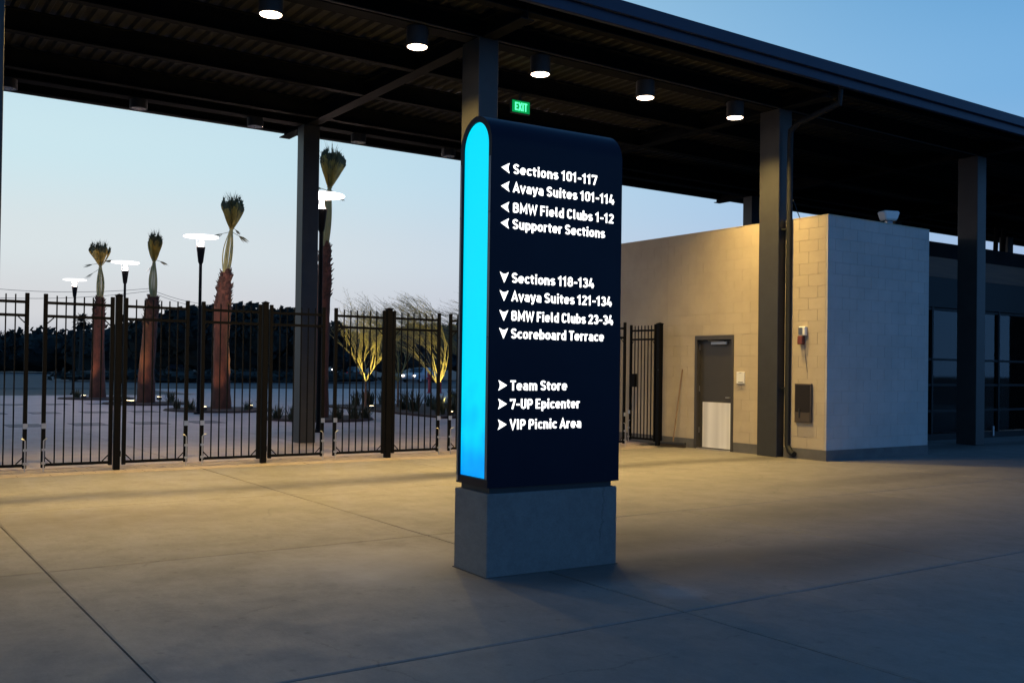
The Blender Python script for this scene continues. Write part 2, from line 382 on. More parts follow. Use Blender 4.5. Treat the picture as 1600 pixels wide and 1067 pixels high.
# planting beds
def bed(cx, cy, r, name='mulch_bed'):
    b_ = MB(); n_ = 28; v = [(cx, cy, .06)]
    for k in range(n_):
        a = 2*PI*k/n_; rr = r*(1+.04*math.sin(3*a)); v.append((cx+rr*math.cos(a)*.96, cy+rr*math.sin(a)*.96, .05))
    for k in range(n_):
        a = 2*PI*k/n_; rr = r*(1+.04*math.sin(3*a)); v.append((cx+rr*math.cos(a), cy+rr*math.sin(a), -.01))
    f = [(0, 1+k, 1+(k+1) % n_) for k in range(n_)]+[(1+k, 1+n_+k, 1+n_+(k+1) % n_, 1+(k+1) % n_) for k in range(n_)]
    return struct(b_.add(v, f).build(name, M['mulch']))
PALMS = [(10.42, 31.85), (9.52, 37.65), (9.03, 43.4), (11.26, 25.9)]
for (x, y), r in zip(PALMS, (1.75, 1.5, 1.5, 1.6)): bed(x, y, r)
bb = MB().box(14.75, 21, 25.0, 34.2, -.01, .06, .02); struct(bb.build('mulch_bed', M['mulch']))

# ================================================================ canopy
cp = thing('canopy', 'long dark steel canopy roof on square columns over the gates', 'canopy')
CX = [1.27+6.29*k for k in range(-2, 7)]
for cx in CX:
    if abs(cx-13.85) < .1:
        MB().box(13.69, 14.02, 11.68, 12.13, .0, 6.15, .008).build('column', M['steel'], cp)
    else:
        MB().box(cx-.165, cx+.165, 11.68, 12.13, .0, 6.15, .008).build('column', M['steel'], cp)
    MB().box(cx-.165, cx+.165, 17.95, 18.26, .0, 6.15, .008).build('column', M['steel'], cp)
def ibeam_x(y, w, z0, z1, x0=-14, x1=46):
    t_ = .018; m_ = MB(); m_.box(x0, x1, y-w/2, y+w/2, z0, z0+t_); m_.box(x0, x1, y-w/2, y+w/2, z1-t_, z1); m_.box(x0, x1, y-.008, y+.008, z0+t_, z1-t_); return m_
for y in (11.905, 18.1): ibeam_x(y, .26, 6.151, 6.49).build('girder', M['roofsteel'], cp)
for y in (13.72, 15.5, 17.42): ibeam_x(y, .15, 6.16, 6.488).build('purlin', M['roofsteel'], cp)
for y in (10.82, 19.32): ibeam_x(y, .15, 6.26, 6.486).build('purlin', M['roofsteel'], cp)
for cx in CX:
    t_ = .016; w = .11
    for (ya, yb) in ((12.05, 17.96), (10.74, 11.76), (18.24, 19.38)):
        m_ = MB(); m_.box(cx-w, cx+w, ya, yb, 6.153, 6.153+t_); m_.box(cx-w, cx+w, ya, yb, 6.40, 6.40+t_); m_.box(cx-.007, cx+.007, ya, yb, 6.153+t_, 6.40)
        m_.build('rafter', M['roofsteel'], cp)
# corrugated deck, ribs running across the canopy
dk = MB(); x = -14.0; v = []; prof = []
while x < 46:
    prof += [(x, 6.50), (x+.06, 6.50), (x+.09, 6.55), (x+.17, 6.55)]; x += .20
k = len(prof)
v = [(a, 10.60, z) for a, z in prof]+[(a, 19.5, z) for a, z in prof]
dk.add(v, [(i, i+1, k+i+1, k+i) for i in range(k-1)]); dk.box(-14, 46, 10.60, 19.5, 6.56, 6.60)
dk.build('roof_deck', M['deck'], cp)
for y0, y1 in ((10.50, 10.58), (19.52, 19.60)):
    MB().box(-14.1, 46.1, y0, y1, 6.30, 6.62, .01).build('fascia', M['fascia'], cp)
    yy0, yy1 = (10.44, 10.498) if y0 < 12 else (19.602, 19.66)
    MB().box(-14.1, 46.1, yy0, yy1, 6.45, 6.64, .01).build('gutter', M['fascia'], cp)
# thin paler rod along the front girder
MB().tube([(-8, 11.72, 6.165), (20, 11.72, 6.165)], .014, 6).build('girder_rod', M['deck'], cp)
# downpipe
MB().tube([(13.98, 10.62, 6.36), (13.98, 10.64, 6.06), (13.86, 11.40, 5.86), (13.82, 11.54, 5.74), (13.82, 11.55, 5.5), (13.82, 11.55, .22), (13.80, 11.46, .11), (13.77, 11.36, .07)], .052, 14).build('downpipe', M['pipe'], cp)
for z in (1.2, 4.0): MB().box(13.765, 13.875, 11.56, 11.679, z, z+.025).build('pipe_bracket', M['pipe'], cp)
# the thin rods near the far bay
for dx in (0, .42):
    MB().tube([(30.15+dx, 17.0, 6.15), (29.95+dx, 17.0, 3.0)], .075, 8).build('brace', M['roofsteel'], cp)

# ---------------- downlights
def downlight_proto():
    t_ = thing('downlight', 'x', 'ceiling light')
    MB().lathe([(.135, .012), (.142, .0), (.15, .004), (.15, .26), (.14, .272)], 28).build('housing', M['rubber'], t_)
    return t_
dl = downlight_proto()
lens_on = MB().lathe([(.133, -.004), (.136, .004)], 28).mesh('lens', M['glass_lamp'])
lens_off = MB().lathe([(.128, .002), (.133, .01)], 28).mesh('lens', M['lens_off'])
front = [(4.44-2.1*2, 0, 'lit downlight far left out of line with the sign, second from the end'), (4.44-2.1, 0, 'lit downlight nearest the left column of the front row'),
 (4.44, 1, 'lit round black downlight at the top left, leftmost of five in the row'), (6.53, 1, 'lit black can downlight just left of the column behind the sign'),
 (8.62, 1, 'lit black can downlight above the green exit sign'), (10.72, 1, 'lit black can downlight above the right top corner of the sign'),
 (12.80, 1, 'lit downlight nearest the tan lit column, rightmost and lowest of five')]
for k, (x, _, lb) in enumerate(front):
    o = dl if k == 0 else copy_tree(dl)
    o.location = (x, 11.905, 5.885); tag(o, lb, 'ceiling light', 'lit downlights along the front girder')
    inst('lens', lens_on, o, (0, 0, 0))
    lamp('downlight_lamp', 'SPOT', (0, 0, -.02), LAMP_W, WARM, o, spot_size=math.radians(123), spot_blend=1.0, shadow_soft_size=.10)
rear = [(2.28, 'at the far left edge of the photo'), (4.36, 'left of the first rear column, second from the left'), (6.48, 'just left of the rear column'), (8.62, 'above the tall tied palm right of the rear column'), (10.72, 'beside the blue top of the sign')]
for x, lb in rear:
    o = copy_tree(dl)
    for ch in list(o.children):
        if ch.type == 'LIGHT' or ch.name.startswith('lens') or ch.name.startswith('downlight_lamp'): bpy.data.objects.remove(ch)
    o.location = (x, 18.1, 5.985); o.scale.z = .6; tag(o, 'unlit downlight under the rear girder, '+lb, 'ceiling light', 'unlit downlights along the rear girder')
    inst('lens', lens_off, o, (0, 0, 0))

# ================================================================ text helper
def arc(cx, cy, rx, ry, a0, a1, n=10): return [(cx+rx*math.cos(math.radians(a0+(a1-a0)*k/n)), cy+ry*math.sin(math.radians(a0+(a1-a0)*k/n))) for k in range(n+1)]
def oval(x0, x1, y0, y1):   # narrow rounded signage oval with straight flanks
    r = (x1-x0)/2; c = (x0+x1)/2; ry = min(r, (y1-y0)/2)
    return arc(c, y1-ry, r, ry, 0, 180)+arc(c, y0+ry, r, ry, 180, 360)+[(x1, y1-ry)]
HS = .084  # half stroke
B_, T_, X_ = .095, .905, .635
W_ = .44
G = {
 'S': (.60, [arc(.30, .715, .20, .19, 20, 90)+arc(.30, .715, .20, .19, 90, 235, 8)+arc(.30, .285, .205, .19, 55, -90, 8)+arc(.30, .285, .205, .19, -90, -160, 5)]),
 'e': (.58, [[(.105, .365), (.475, .365)]+arc(.29, .43, .185, .205, 0, 180)+arc(.29, .285, .185, .19, 180, 320, 8)]),
 'c': (.52, [arc(.29, .43, .185, .205, 35, 180, 8)+arc(.29, .29, .185, .195, 180, 325, 8)]),
 't': (.40, [[(.17, .86), (.17, .30)]+arc(.30, .25, .13, .155, 180, 275, 5), [(.02, .625), (.37, .625)]]),
 'i': (.28, [[(.14, 0), (.14, .73)], [(.14, .84), (.14, 1.0)]]),
 'l': (.33, [[(.14, 1.0), (.14, .25)]+arc(.24, .22, .10, .125, 180, 270, 4)]),
 'o': (.58, [oval(.105, .475, B_, X_)]),
 'n': (.58, [[(.12, 0), (.12, .73)], [(.12, .50)]+arc(.29, .45, .17, .185, 165, 0, 8)+[(.46, 0)]]),
 'm': (.86, [[(.12, 0), (.12, .73)], [(.12, .50)]+arc(.275, .47, .155, .165, 165, 0, 8)+[(.43, 0)], [(.43, .50)]+arc(.585, .47, .155, .165, 165, 0, 8)+[(.74, 0)]]),
 'r': (.42, [[(.12, 0), (.12, .73)], [(.12, .47)]+arc(.28, .46, .16, .175, 170, 60, 6)]),
 's': (.52, [arc(.26, .505, .165, .13, 25, 240, 10)+arc(.26, .225, .17, .13, 55, -155, 10)]),
 'a': (.56, [arc(.27, .48, .17, .155, 150, 0, 8)+[(.44, 0)], [(.44, .385), (.27, .385)]+arc(.26, .24, .155, .145, 90, 270, 8)+[(.33, .10), (.44, .17)]]),
 'v': (.54, [[(.05, .73), (.27, .04), (.49, .73)]]),
 'y': (.54, [[(.05, .73), (.27, .08)], [(.49, .73), (.25, -.10), (.13, -.16)]]),
 'u': (.58, [[(.12, .73), (.12, .28)]+arc(.29, .28, .17, .185, 180, 345, 8), [(.46, .73), (.46, 0)]]),
 'd': (.58, [[(.46, 1.0), (.46, 0)], [(.46, .50)]+arc(.285, .44, .175, .195, 20, 180, 8)+arc(.285, .29, .175, .195, 180, 340, 8)]),
 'b': (.58, [[(.12, 1.0), (.12, 0)], [(.12, .50)]+arc(.295, .44, .175, .195, 160, 0, 8)+arc(.295, .29, .175, .195, 0, -160, 8)]),
 'p': (.58, [[(.12, .73), (.12, -.22)], [(.12, .50)]+arc(.295, .44, .175, .195, 160, 0, 8)+arc(.295, .29, .175, .195, 0, -160, 8)]),
 'A': (.66, [[(.06, 0), (.33, .93), (.60, 0)], [(.16, .27), (.50, .27)]]),
 'B': (.64, [[(.12, B_), (.12, T_)], [(.12, T_), (.34, T_)]+arc(.34, .72, .165, .185, 90, -90, 8)+[(.12, .535)], [(.34, .535)]+arc(.345, .315, .19, .22, 90, -90, 8)+[(.12, B_)]]),
 'M': (.82, [[(.12, 0), (.12, .93), (.41, .28), (.70, .93), (.70, 0)]]),
 'W': (.92, [[(.06, 1.0), (.25, .05), (.46, .85), (.67, .05), (.86, 1.0)]]),
 'F': (.54, [[(.12, 0), (.12, T_), (.51, T_)], [(.12, .49), (.45, .49)]]),
 'E': (.58, [[(.52, T_), (.12, T_), (.12, B_), (.52, B_)], [(.12, .50), (.46, .50)]]),
 'C': (.60, [arc(.31, .70, .195, .205, 15, 180, 8)+arc(.31, .30, .195, .205, 180, 345, 8)]),
 'T': (.56, [[(.02, T_), (.54, T_)], [(.28, T_), (.28, 0)]]),
 'P': (.60, [[(.12, 0), (.12, T_)], [(.12, T_), (.33, T_)]+arc(.33, .665, .18, .24, 90, -90, 8)+[(.12, .425)]]),
 'V': (.64, [[(.06, 1.0), (.32, .05), (.58, 1.0)]]),
 'I': (.28, [[(.14, 0), (.14, 1.0)]]),
 'U': (.64, [[(.12, 1.0), (.12, .30)]+arc(.32, .30, .20, .205, 180, 360, 10)+[(.52, 1.0)]]),
 'X': (.60, [[(.06, 0), (.54, 1.0)], [(.06, 1.0), (.54, 0)]]),
 '0': (.60, [oval(.11, .49, B_, T_)]),
 '1': (.44, [[(.02, .72), (.25, .92), (.25, 0)]]),
 '2': (.58, [arc(.29, .70, .19, .205, 165, -20, 9)+[(.10, .12), (.10, B_), (.52, B_)]]),
 '3': (.58, [arc(.28, .71, .18, .195, 160, -90, 9)+arc(.28, .305, .20, .21, 90, -160, 9)]),
 '4': (.62, [[(.30, 1.0), (.10, .26), (.58, .26)], [(.43, .52), (.43, 0)]]),
 '7': (.56, [[(.08, .76), (.08, T_), (.49, T_), (.49, .84), (.24, 0)]]),
 '8': (.60, [oval(.13, .47, .53, T_), oval(.105, .495, B_, .53)]),
 '-': (.44, [[(.06, .43), (.38, .43)]]),
}
glyph_cache = {}
def glyph(ch, sx, sy, m, depth=.0045):
    key = (ch, round(sx, 4), m.name)
    if key in glyph_cache: return glyph_cache[key]
    mb3 = MB()
    for q, st in enumerate(G[ch][1]):
        pts = [(a*sx, -.0005-.0002*q, c*sy) for a, c in st]
        # flat ribbon with thickness, mitred joints
        n_ = len(pts); closed = (abs(pts[0][0]-pts[-1][0])+abs(pts[0][2]-pts[-1][2])) < 1e-6
        fr_l = []; bk_l = []
        for i in range(n_):
            if closed: a = pts[i-1 if i else n_-2]; c = pts[(i+1) if i < n_-1 else 1]
            else: a = pts[max(i-1, 0)]; c = pts[min(i+1, n_-1)]
            p_ = pts[i]
            d1 = Vector((p_[0]-a[0], p_[2]-a[2])); d2 = Vector((c[0]-p_[0], c[2]-p_[2]))
            if d1.length < 1e-7: d1 = d2
            if d2.length < 1e-7: d2 = d1
            d1.normalize(); d2.normalize(); t2 = (d1+d2)
            t2 = t2.normalized() if t2.length > 1e-4 else d1
            nn = Vector((-t2.y, t2.x)); k_ = 1/max(.45, abs(nn.dot(Vector((-d1.y, d1.x)))))
            off = nn*HS*sy*min(k_, 1.7)
            fr_l.append(((p_[0]+off.x, p_[2]+off.y), (p_[0]-off.x, p_[2]-off.y)))
        yb, yf = -.0005, -depth-.0002*q
        v = []
        for (l0, r0) in fr_l: v += [(l0[0], yf, l0[1]), (r0[0], yf, r0[1]), (r0[0], yb, r0[1]), (l0[0], yb, l0[1])]
        f = []
        for i in range(n_-1):
            for j2 in range(4): f.append((i*4+j2, i*4+(j2+1) % 4, (i+1)*4+(j2+1) % 4, (i+1)*4+j2))
        if not closed: f += [(3, 2, 1, 0), tuple((n_-1)*4+j2 for j2 in range(4))]
        mb3.add(v, f)
    glyph_cache[key] = mb3.mesh('letter', m); return glyph_cache[key]
def write_line(txt, width, cap, m, parent, loc, name='lettering'):
    tr = .055; adv = 0; pos = []
    for ch in txt:
        if ch == ' ': adv += .24; continue
        pos.append((ch, adv)); adv += G[ch][0]+tr
    tot = adv-tr; sx = width/tot
    e_ = bpy.data.objects.new(name, None); COL.objects.link(e_); e_.parent = parent; e_.location = loc; e_.empty_display_size = .05; e_['label'] = 'white lit lettering reading '+txt
    for ch, a in pos: inst('letter', glyph(ch, sx, cap, m), e_, (a*sx, 0, 0))
    return e_

# ================================================================ the monument sign
MY = -0.04677
mo = thing('wayfinding_sign', 'tall navy monument sign with glowing blue end panel and white direction lettering', 'sign', (3.8633, 5.9006, 0), MY)
MB().box(-.005, 1.158, .0, .487, -.005, .598, .006).build('plinth', M['monbase'], mo)
MB().box(-.013, 1.166, -.008, .495, -.004, .006).build('sealant_joint', M['joint'], mo)
MB().box(.03, 1.125, .035, .45, .598, .64).build('neck', M['rubber'], mo)
D = .462; R_ = D/2; ZT = 3.345; ZC = ZT-R_; X0, X1 = -.008, 1.172
def arch(r, zb, n_=20, yc=D/2, zc=ZC):
    p_ = [(yc-r, zb)]+[(yc-r*math.cos(PI*k/n_), zc+r*math.sin(PI*k/n_)) for k in range(n_+1)]+[(yc+r, zb)]
    return p_
bd = MB()
po = arch(R_, .642); k = len(po)
def ring(x, pts): return [(x, a, z) for a, z in pts]
pi_ = arch(R_-.044, .70)
v = ring(X0, po)+ring(X1, po)+ring(X0, pi_)+ring(X0+.03, pi_)
f = []
for i in range(k):
    j = (i+1) % k
    f.append((i, j, k+j, k+i)); f.append((i, 2*k+i, 2*k+j, j)); f.append((2*k+i, 3*k+i, 3*k+j, 2*k+j))
f.append(tuple(k+i for i in range(k))); f.append(tuple(3*k+i for i in range(k-1, -1, -1)))
bd.add(v, f, True)
bo = bd.build('cladding', M['signbody'], mo)
# inset acrylic light panel, slightly behind the rim
pp = arch(R_-.0445, .703); bl = MB(); bl.add([(X0+.012, a, z) for a, z in pp]+[(X0+.028, a, z) for a, z in pp], [tuple(range(len(pp)))[::-1]]+[(i, (i+1) % len(pp), len(pp)+(i+1) % len(pp), len(pp)+i) for i in range(len(pp))])
bl.build('light_panel', M['blue'], mo)
for y0 in (.006, D-.030): MB().box(X0-.004, X0-.0005, y0, y0+.024, .70, 3.02).build('trim_strip', M['alu'], mo)
MB().box(X0-.004, X0-.0005, D-.03, D-.006, .655, .698).build('end_clip', M['bolt'], mo)
for z in (2.62, 1.72):
    for y0 in (.018, D-.018): MB().lathe([(.005, -.003), (.005, .002)], 8).build('rivet', M['rubber'], mo, (X0-.0055, y0, z))
LN = [('Sections 101-117', 2.944, .927, 'L'), ('Avaya Suites 101-114', 2.811, 1.097, 'L'), ('BMW Field Clubs 1-12', 2.663, 1.093, 'L'), ('Supporter Sections', 2.544, 1.011, 'L'),
      ('Sections 118-134', 2.154, .913, 'D'), ('Avaya Suites 121-134', 2.022, 1.085, 'D'), ('BMW Field Clubs 23-34', 1.880, 1.100, 'D'), ('Scoreboard Terrace', 1.751, 1.012, 'D'),
      ('Team Store', 1.376, .674, 'R'), ('7-UP Epicenter', 1.242, .794, 'R'), ('VIP Picnic Area', 1.094, .809, 'R')]
for txt, z, xr, a in LN:
    cap = .070
    cap = .074
    e_ = write_line(txt, xr-.172, cap, M['letters'], mo, (.172, 0, z-cap/2))
    q = {'L': [(0, 0), (.068, .037), (.057, .010), (.057, -.010), (.068, -.037)], 'R': [(.071, 0), (0, -.037), (.012, -.010), (.012, .010), (0, .037)], 'D': [(.036, -.039), (.072, .037), (.047, .024), (.025, .024), (0, .037)]}[a]
    MB().prism([(u, w) for u, w in q], -.0045, -.0005).build('arrow', M['letters'], mo, (.073, 0, z))

# ================================================================ exit sign
ex = thing('exit_sign', 'small glowing green exit sign hanging under the canopy', 'sign', (9.52, 13.72, 5.92), -.03)
MB().box(-.19, .19, -.03, .03, -.115, .115, .006).build('housing', M['rubber'], ex)
MB().box(-.175, .175, -.034, -.0305, -.10, .10).build('face', M['exit_green'], ex)
e_ = write_line('EXIT', .25, .14, M['exit_text'], ex, (-.125, -.0345, -.07)); e_['label'] = 'green lit lettering reading EXIT'
MB().box(-.02, .02, -.012, .012, .115, .24).build('stem', M['rubber'], ex)

# ================================================================ fence
def post(x, w, lb, h=2.44):
    t_ = thing('fence_post', lb, 'fence post', (x, 14.59, 0), 0, 'square black posts of the gate line')
    MB().box(-w/2, w/2, -w/2, w/2, 0, h, .006).build('shaft', M['fence'], t_)
    MB().add([(-w/2-.006, -w/2-.006, h), (w/2+.006, -w/2-.006, h), (w/2+.006, w/2+.006, h), (-w/2-.006, w/2+.006, h), (-w/2-.006, -w/2-.006, h+.012), (w/2+.006, -w/2-.006, h+.012), (w/2+.006, w/2+.006, h+.012), (-w/2-.006, w/2+.006, h+.012), (0, 0, h+.035)],
             [(3, 2, 1, 0), (0, 1, 5, 4), (1, 2, 6, 5), (2, 3, 7, 6), (3, 0, 4, 7), (4, 5, 8), (5, 6, 8), (6, 7, 8), (7, 4, 8)]).build('cap', M['fence'], t_)
    for z in (.22, 1.25, 2.14): MB().tube([(w/2, 0, z-.04), (w/2, 0, z+.04)], .018, 8).build('hinge', M['fence'], t_)
    return t_
def leaf(wd, lock=True):
    """gate leaf: local x from 0 (hinge stile) to wd (free stile)"""
    t_ = thing('gate_leaf', 'x', 'gate', (0, 0, 0), 0, 'black picket gate leaves')
    for x in (0, wd-.05): MB().box(x, x+.05, -.025, .025, .07, 2.42, .004).build('stile', M['fence'], t_)
    for z in (.09, 2.10, 2.28): MB().box(.05, wd-.05, -.019, .019, z, z+.038).build('rail', M['fence'], t_)
    n_ = max(3, int(round((wd-.1)/.118))-1)
    pm = MB().box(-.008, .008, -.0085, .0085, .128, 2.40).mesh('picket', M['fence'])
    for k in range(n_): inst('picket', pm, t_, (.05+(wd-.1)*(k+1)/(n_+1), 0, 0))
    for (xa, xb) in ((.05, .13), (wd-.05, wd-.13)):
        for za, zb in ((2.02, 2.10), (.21, .128)):
            MB().tube([(xa, 0, za), (xb, 0, zb)], .008, 4).build('corner_brace', M['fence'], t_)
    if lock:
        xb = wd-.025
        MB().tube([(xb, -.045, .44), (xb, -.045, .02)], .009, 8).build('cane_bolt', M['bolt'], t_)
        MB().tube([(xb-.05, -.05, .47), (xb-.03, -.052, .47), (xb, -.045, .44)], .007, 6).build('bolt_handle', M['bolt'], t_)
        for z in (.30, .12): MB().box(xb-.022, xb+.022, -.058, -.026, z, z+.03).build('bolt_bracket', M['bolt'], t_)
        MB().box(xb-.03, xb+.03, -.04, -.026, .60, .67).build('latch_plate', M['bolt'], t_)
    return t_
PX = [-3.09, -.96, 1.17, 3.30, 5.435, 7.55, 9.68, 11.80]
plabs = ['outermost gate post beyond the left edge of the photo', 'second gate post beyond the left edge of the photo', 'gate post just beyond the left edge', 'black gate post between the first and second tied palms',
  'black gate post just left of the grey rear column', 'thickest black gate post, midway between the grey column and the sign', 'black gate post hidden behind the tall sign, left one', 'black gate post hidden behind the tall sign, right one']
for x, lb in zip(PX, plabs): post(x, .085 if abs(x-7.55) > .1 else .095, lb)
lf = leaf(.91)
llab = {0: ['left leaf', 'right leaf']}
names_l = ['leaf hinged right of the outermost left post', 'leaf closing towards the second left post', 'leaf hinged right of the second left post', 'cut off leaf at the very left edge of the photo',
  'picket leaf in front of the leftmost pole lamp and palm', 'picket leaf left of the first full post, before the shortest palm', 'picket leaf in front of the second palm', 'picket leaf in front of the thick leaning third palm',
  'picket leaf in front of the grey rear column base', 'picket leaf right of the grey column, before the first yellow lit tree', 'picket leaf before the red standpipes and second yellow lit tree', 'narrow strip of leaf beside the glowing blue panel',
  'leaf wholly behind the sign, left', 'leaf wholly behind the sign, right']
first = True
leaves = []
for i in range(len(PX)-1):
    for side_ in (0, 1):
        o = lf if first else copy_tree(lf)
        first = False
        if side_ == 0: o.location = (PX[i]+.072, 14.59, 0)
        else:
            o.location = (PX[i+1]-.060, 14.59, 0); o.rotation_euler.z = PI
            for ch in o.children:
                if ch.name.split('.')[0] in ('cane_bolt', 'bolt_handle', 'bolt_bracket', 'latch_plate'): ch.scale.y = -1
        leaves.append(o)
# put labels: leaf order from the left
lab = ['picket gate leaf far beyond the left edge of the photo', 'picket gate leaf beyond the left edge, second', 'picket gate leaf beyond the left edge, third', 'picket gate leaf beyond the left edge, nearest the frame',
 'cut off gate leaf at the left edge of the photo, with a steel bolt', 'gate leaf in front of the shortest tied palm, left of the first post', 'gate leaf in front of the second palm trunk', 'gate leaf in front of the thick reddish leaning palm',
 'gate leaf in front of the grey rear column base', 'gate leaf in front of the first yellow lit tree', 'gate leaf in front of the red standpipes', 'narrow visible strip of gate leaf beside the glowing blue panel', 'gate leaf hidden behind the sign, left of the middle post', 'gate leaf hidden behind the sign, right of the middle post']
for o, s_ in zip(leaves, lab): tag(o, s_, 'gate', 'black picket gate leaves')
o = copy_tree(lf); o.location = (11.885, 14.59, 0); o.scale.x = .90; tag(o, 'gate leaf whose edge shows just right of the sign', 'gate', 'black picket gate leaves')
post(13.60, .10, 'black post standing close to the tan block wall', 2.42)
o = copy_tree(lf); o.location = (13.58, 14.67, 0); o.rotation_euler.z = PI/2+.06; o.scale.x = .80
tag(o, 'open gate leaf folded back against the tan block wall', 'gate', 'black picket gate leaves')
for ch in o.children:
    if ch.name.split('.')[0] in ('cane_bolt', 'bolt_handle', 'bolt_bracket', 'latch_plate'): ch.scale.y = -1
MB().box(.70, .86, -.035, .035, 1.15, 1.42).build('lock_box', M['fence'], o)
# second open leaf, further along the wall
o2 = copy_tree(lf); o2.location = (13.62, 16.2, 0); o2.rotation_euler.z = PI/2; tag(o2, 'far open gate leaf showing as a dark edge beside the sign', 'gate', 'black picket gate leaves')
for ch in o2.children:
    if ch.name.split('.')[0] in ('cane_bolt', 'bolt_handle', 'bolt_bracket', 'latch_plate'): ch.scale.y = -1

# ================================================================ block building
bt = thing('block_building', 'flat roofed masonry block building, tan under lamps and blue in dusk', 'building')
H = 4.18; SX = 13.81; NX = 13.85; FY = 10.75; EX = 16.78; T = .04
mt = M['mortar']
wf = MB().box(NX+.008, EX, FY+.006, FY+.25, .0, H-.012).build('front_wall', mt, bt)
ws = MB()
ws.box(NX+.006, NX+.25, FY+.251, 11.66, 0, H-.012)
ws.box(14.05, 14.25, 11.66, 12.15, 0, H-.012)
ws.box(SX+.006, SX+.25, 12.15, 12.81, 0, H-.012); ws.box(SX+.006, SX+.25, 13.81, 21.0, 0, H-.012); ws.box(SX+.006, SX+.25, 12.81, 13.81, 2.17, H-.012)
ws = ws.build('side_wall', mt, bt)
MB().box(EX-.2, EX, FY+.25, 21, 0, H-.012).build('right_wall', mt, bt)
MB().box(SX+.25, EX-.2, 20.8, 21, 0, H-.012).build('rear_wall', mt, bt)
MB().box(SX+.26, EX-.21, FY+.26, 20.79, H-.35, H-.25).build('roof', M['deck'], bt)
# coping
for a in ((NX-.004, EX+.004, FY-.004, FY+.26), (NX-.004, NX+.26, FY+.26, 11.655), (SX-.004, SX+.26, 12.155, 21.0)):
    MB().box(a[0], a[1], a[2], a[3], H-.012, H+.004).build('coping', M['block'], bt)
MB().box(14.05, 14.25, 11.66, 12.15, H-.012, H+.004).build('coping', M['block'], bt)
CO = .2; BL = .4; jn = .0015
cache = {}
cnt = 0
rest = MB(); restf = MB()
def blk(axis, a0, a1, z0, z1, plane, m, parent):
    """block face lying on plane; axis 'y' = side wall (faces -x), 'x' = front wall (faces -y)"""
    global cnt
    d_ = random.uniform(0, .0007); w = a1-a0-2*jn; h = z1-z0-2*jn
    if w < .03 or h < .03: return
    if cnt < 292:
        key = (axis, round(w, 3), round(h, 3), m.name)
        if key not in cache:
            b_ = MB(); c = .0013
            if axis == 'y': b_.box(0, T-.001, 0, w, 0, h, c)
            else: b_.box(0, w, 0, T-.001, 0, h, c)
            cache[key] = b_.mesh('block', m)
        if axis == 'y': inst('block', cache[key], parent, (plane+d_, a0+jn, z0+jn))
        else: inst('block', cache[key], parent, (a0+jn, plane+d_, z0+jn))
        cnt += 1
    else:
        if axis == 'y': rest.box(plane+d_, plane+T-.001, a0+jn, a1-jn, z0+jn, z1-jn)
        else: restf.box(a0+jn, a1-jn, plane+d_, plane+T-.001, z0+jn, z1-jn)
def course_fill(axis, a0, a1, z0, z1, plane, m, parent, shift, holes=()):
    zs = z0; r = 0
    while zs < z1-.02:
        ze = min(zs+CO, z1); off = (BL/2 if (r % 2) else 0)
        a = a0
        nxt = a0+((shift+off) % BL or BL)
        while a < a1-.005:
            e_ = min(nxt, a1)
            segs = [(a, e_)]
            for (h0, h1, hz0, hz1) in holes:
                if zs < hz1-.03 and ze > hz0+.03:
                    ns_ = []
                    for s0, s1 in segs:
                        if s1 <= h0 or s0 >= h1: ns_.append((s0, s1))
                        else:
                            if s0 < h0: ns_.append((s0, h0))
                            if s1 > h1: ns_.append((h1, s1))
                    segs = ns_
            for s0, s1 in segs: blk(axis, s0, s1, zs, ze, plane, m, parent)
            a = e_; nxt = a+BL
        zs = ze; r += 1
Z0 = .18
course_fill('y', FY+T, 11.655, Z0, H-.012, NX, M['block'], ws, .36)
course_fill('x', NX, EX, Z0, H-.012, FY, M['block_dusk'], wf, .4)
course_fill('y', 12.155, 14.6, Z0, H-.012, SX, M['block'], ws, .26, holes=((12.81, 13.81, 0, 2.17),))
course_fill('y', 14.6, 21, Z0, H-.012, SX, M['block'], ws, .4)
if rest.v: stuff(rest.build('block', M['block'], ws))
if restf.v: stuff(restf.build('block', M['block_dusk'], wf))
# skirt render, slightly proud
sk = MB()
sk.box(NX-.008, EX+.006, FY-.008, FY+T, .0, Z0-.002)
sk.box(NX-.008, NX+T, FY+T, 11.655, 0, Z0-.002)
sk.box(SX-.008, SX+T, 12.155, 12.80, 0, Z0-.002)
sk.box(SX-.008, SX+T, 13.82, 21, 0, Z0-.002)
sk.build('base_skirt', M['skirt'], bt)
# door
dr = MB().box(SX+.07, SX+.115, 12.87, 13.75, .015, 2.09, .003).build('door', M['door'], bt)
fr_ = MB(); fr_.box(SX-.012, SX+.16, 12.81, 12.868, 0, 2.17); fr_.box(SX-.012, SX+.16, 13.752, 13.81, 0, 2.17); fr_.box(SX-.012, SX+.16, 12.868, 13.752, 2.095, 2.17)
fr_.build('door_frame', M['frame'], bt)
MB().box(SX-.01, SX+.12, 12.87, 13.75, 0, .012).build('threshold', M['bolt'], bt)
MB().box(SX+.064, SX+.0695, 12.885, 13.66, .03, .90, .002).build('kick_plate', M['plate'], dr)
MB().box(SX+.02, SX+.069, 13.02, 13.42, 2.0, 2.055, .006).build('door_closer', M['bolt'], dr)
MB().tube([(SX+.04, 13.1, 2.06), (SX+.03, 13.5, 2.075)], .008, 6).build('closer_arm', M['bolt'], dr)
MB().tube([(SX+.07, 12.93, 1.0), (SX+.02, 12.93, 1.0), (SX+.015, 13.02, 1.0)], .012, 8).build('door_handle', M['bolt'], dr)
for z in (.3, 1.1, 1.9): MB().box(SX+.055, SX+.069, 13.742, 13.751, z, z+.11).build('hinge', M['bolt'], dr)
MB().box(15.0, 15.02, 12.3, 14.3, 0, 2.4).build('inner_wall', M['interior'], bt)

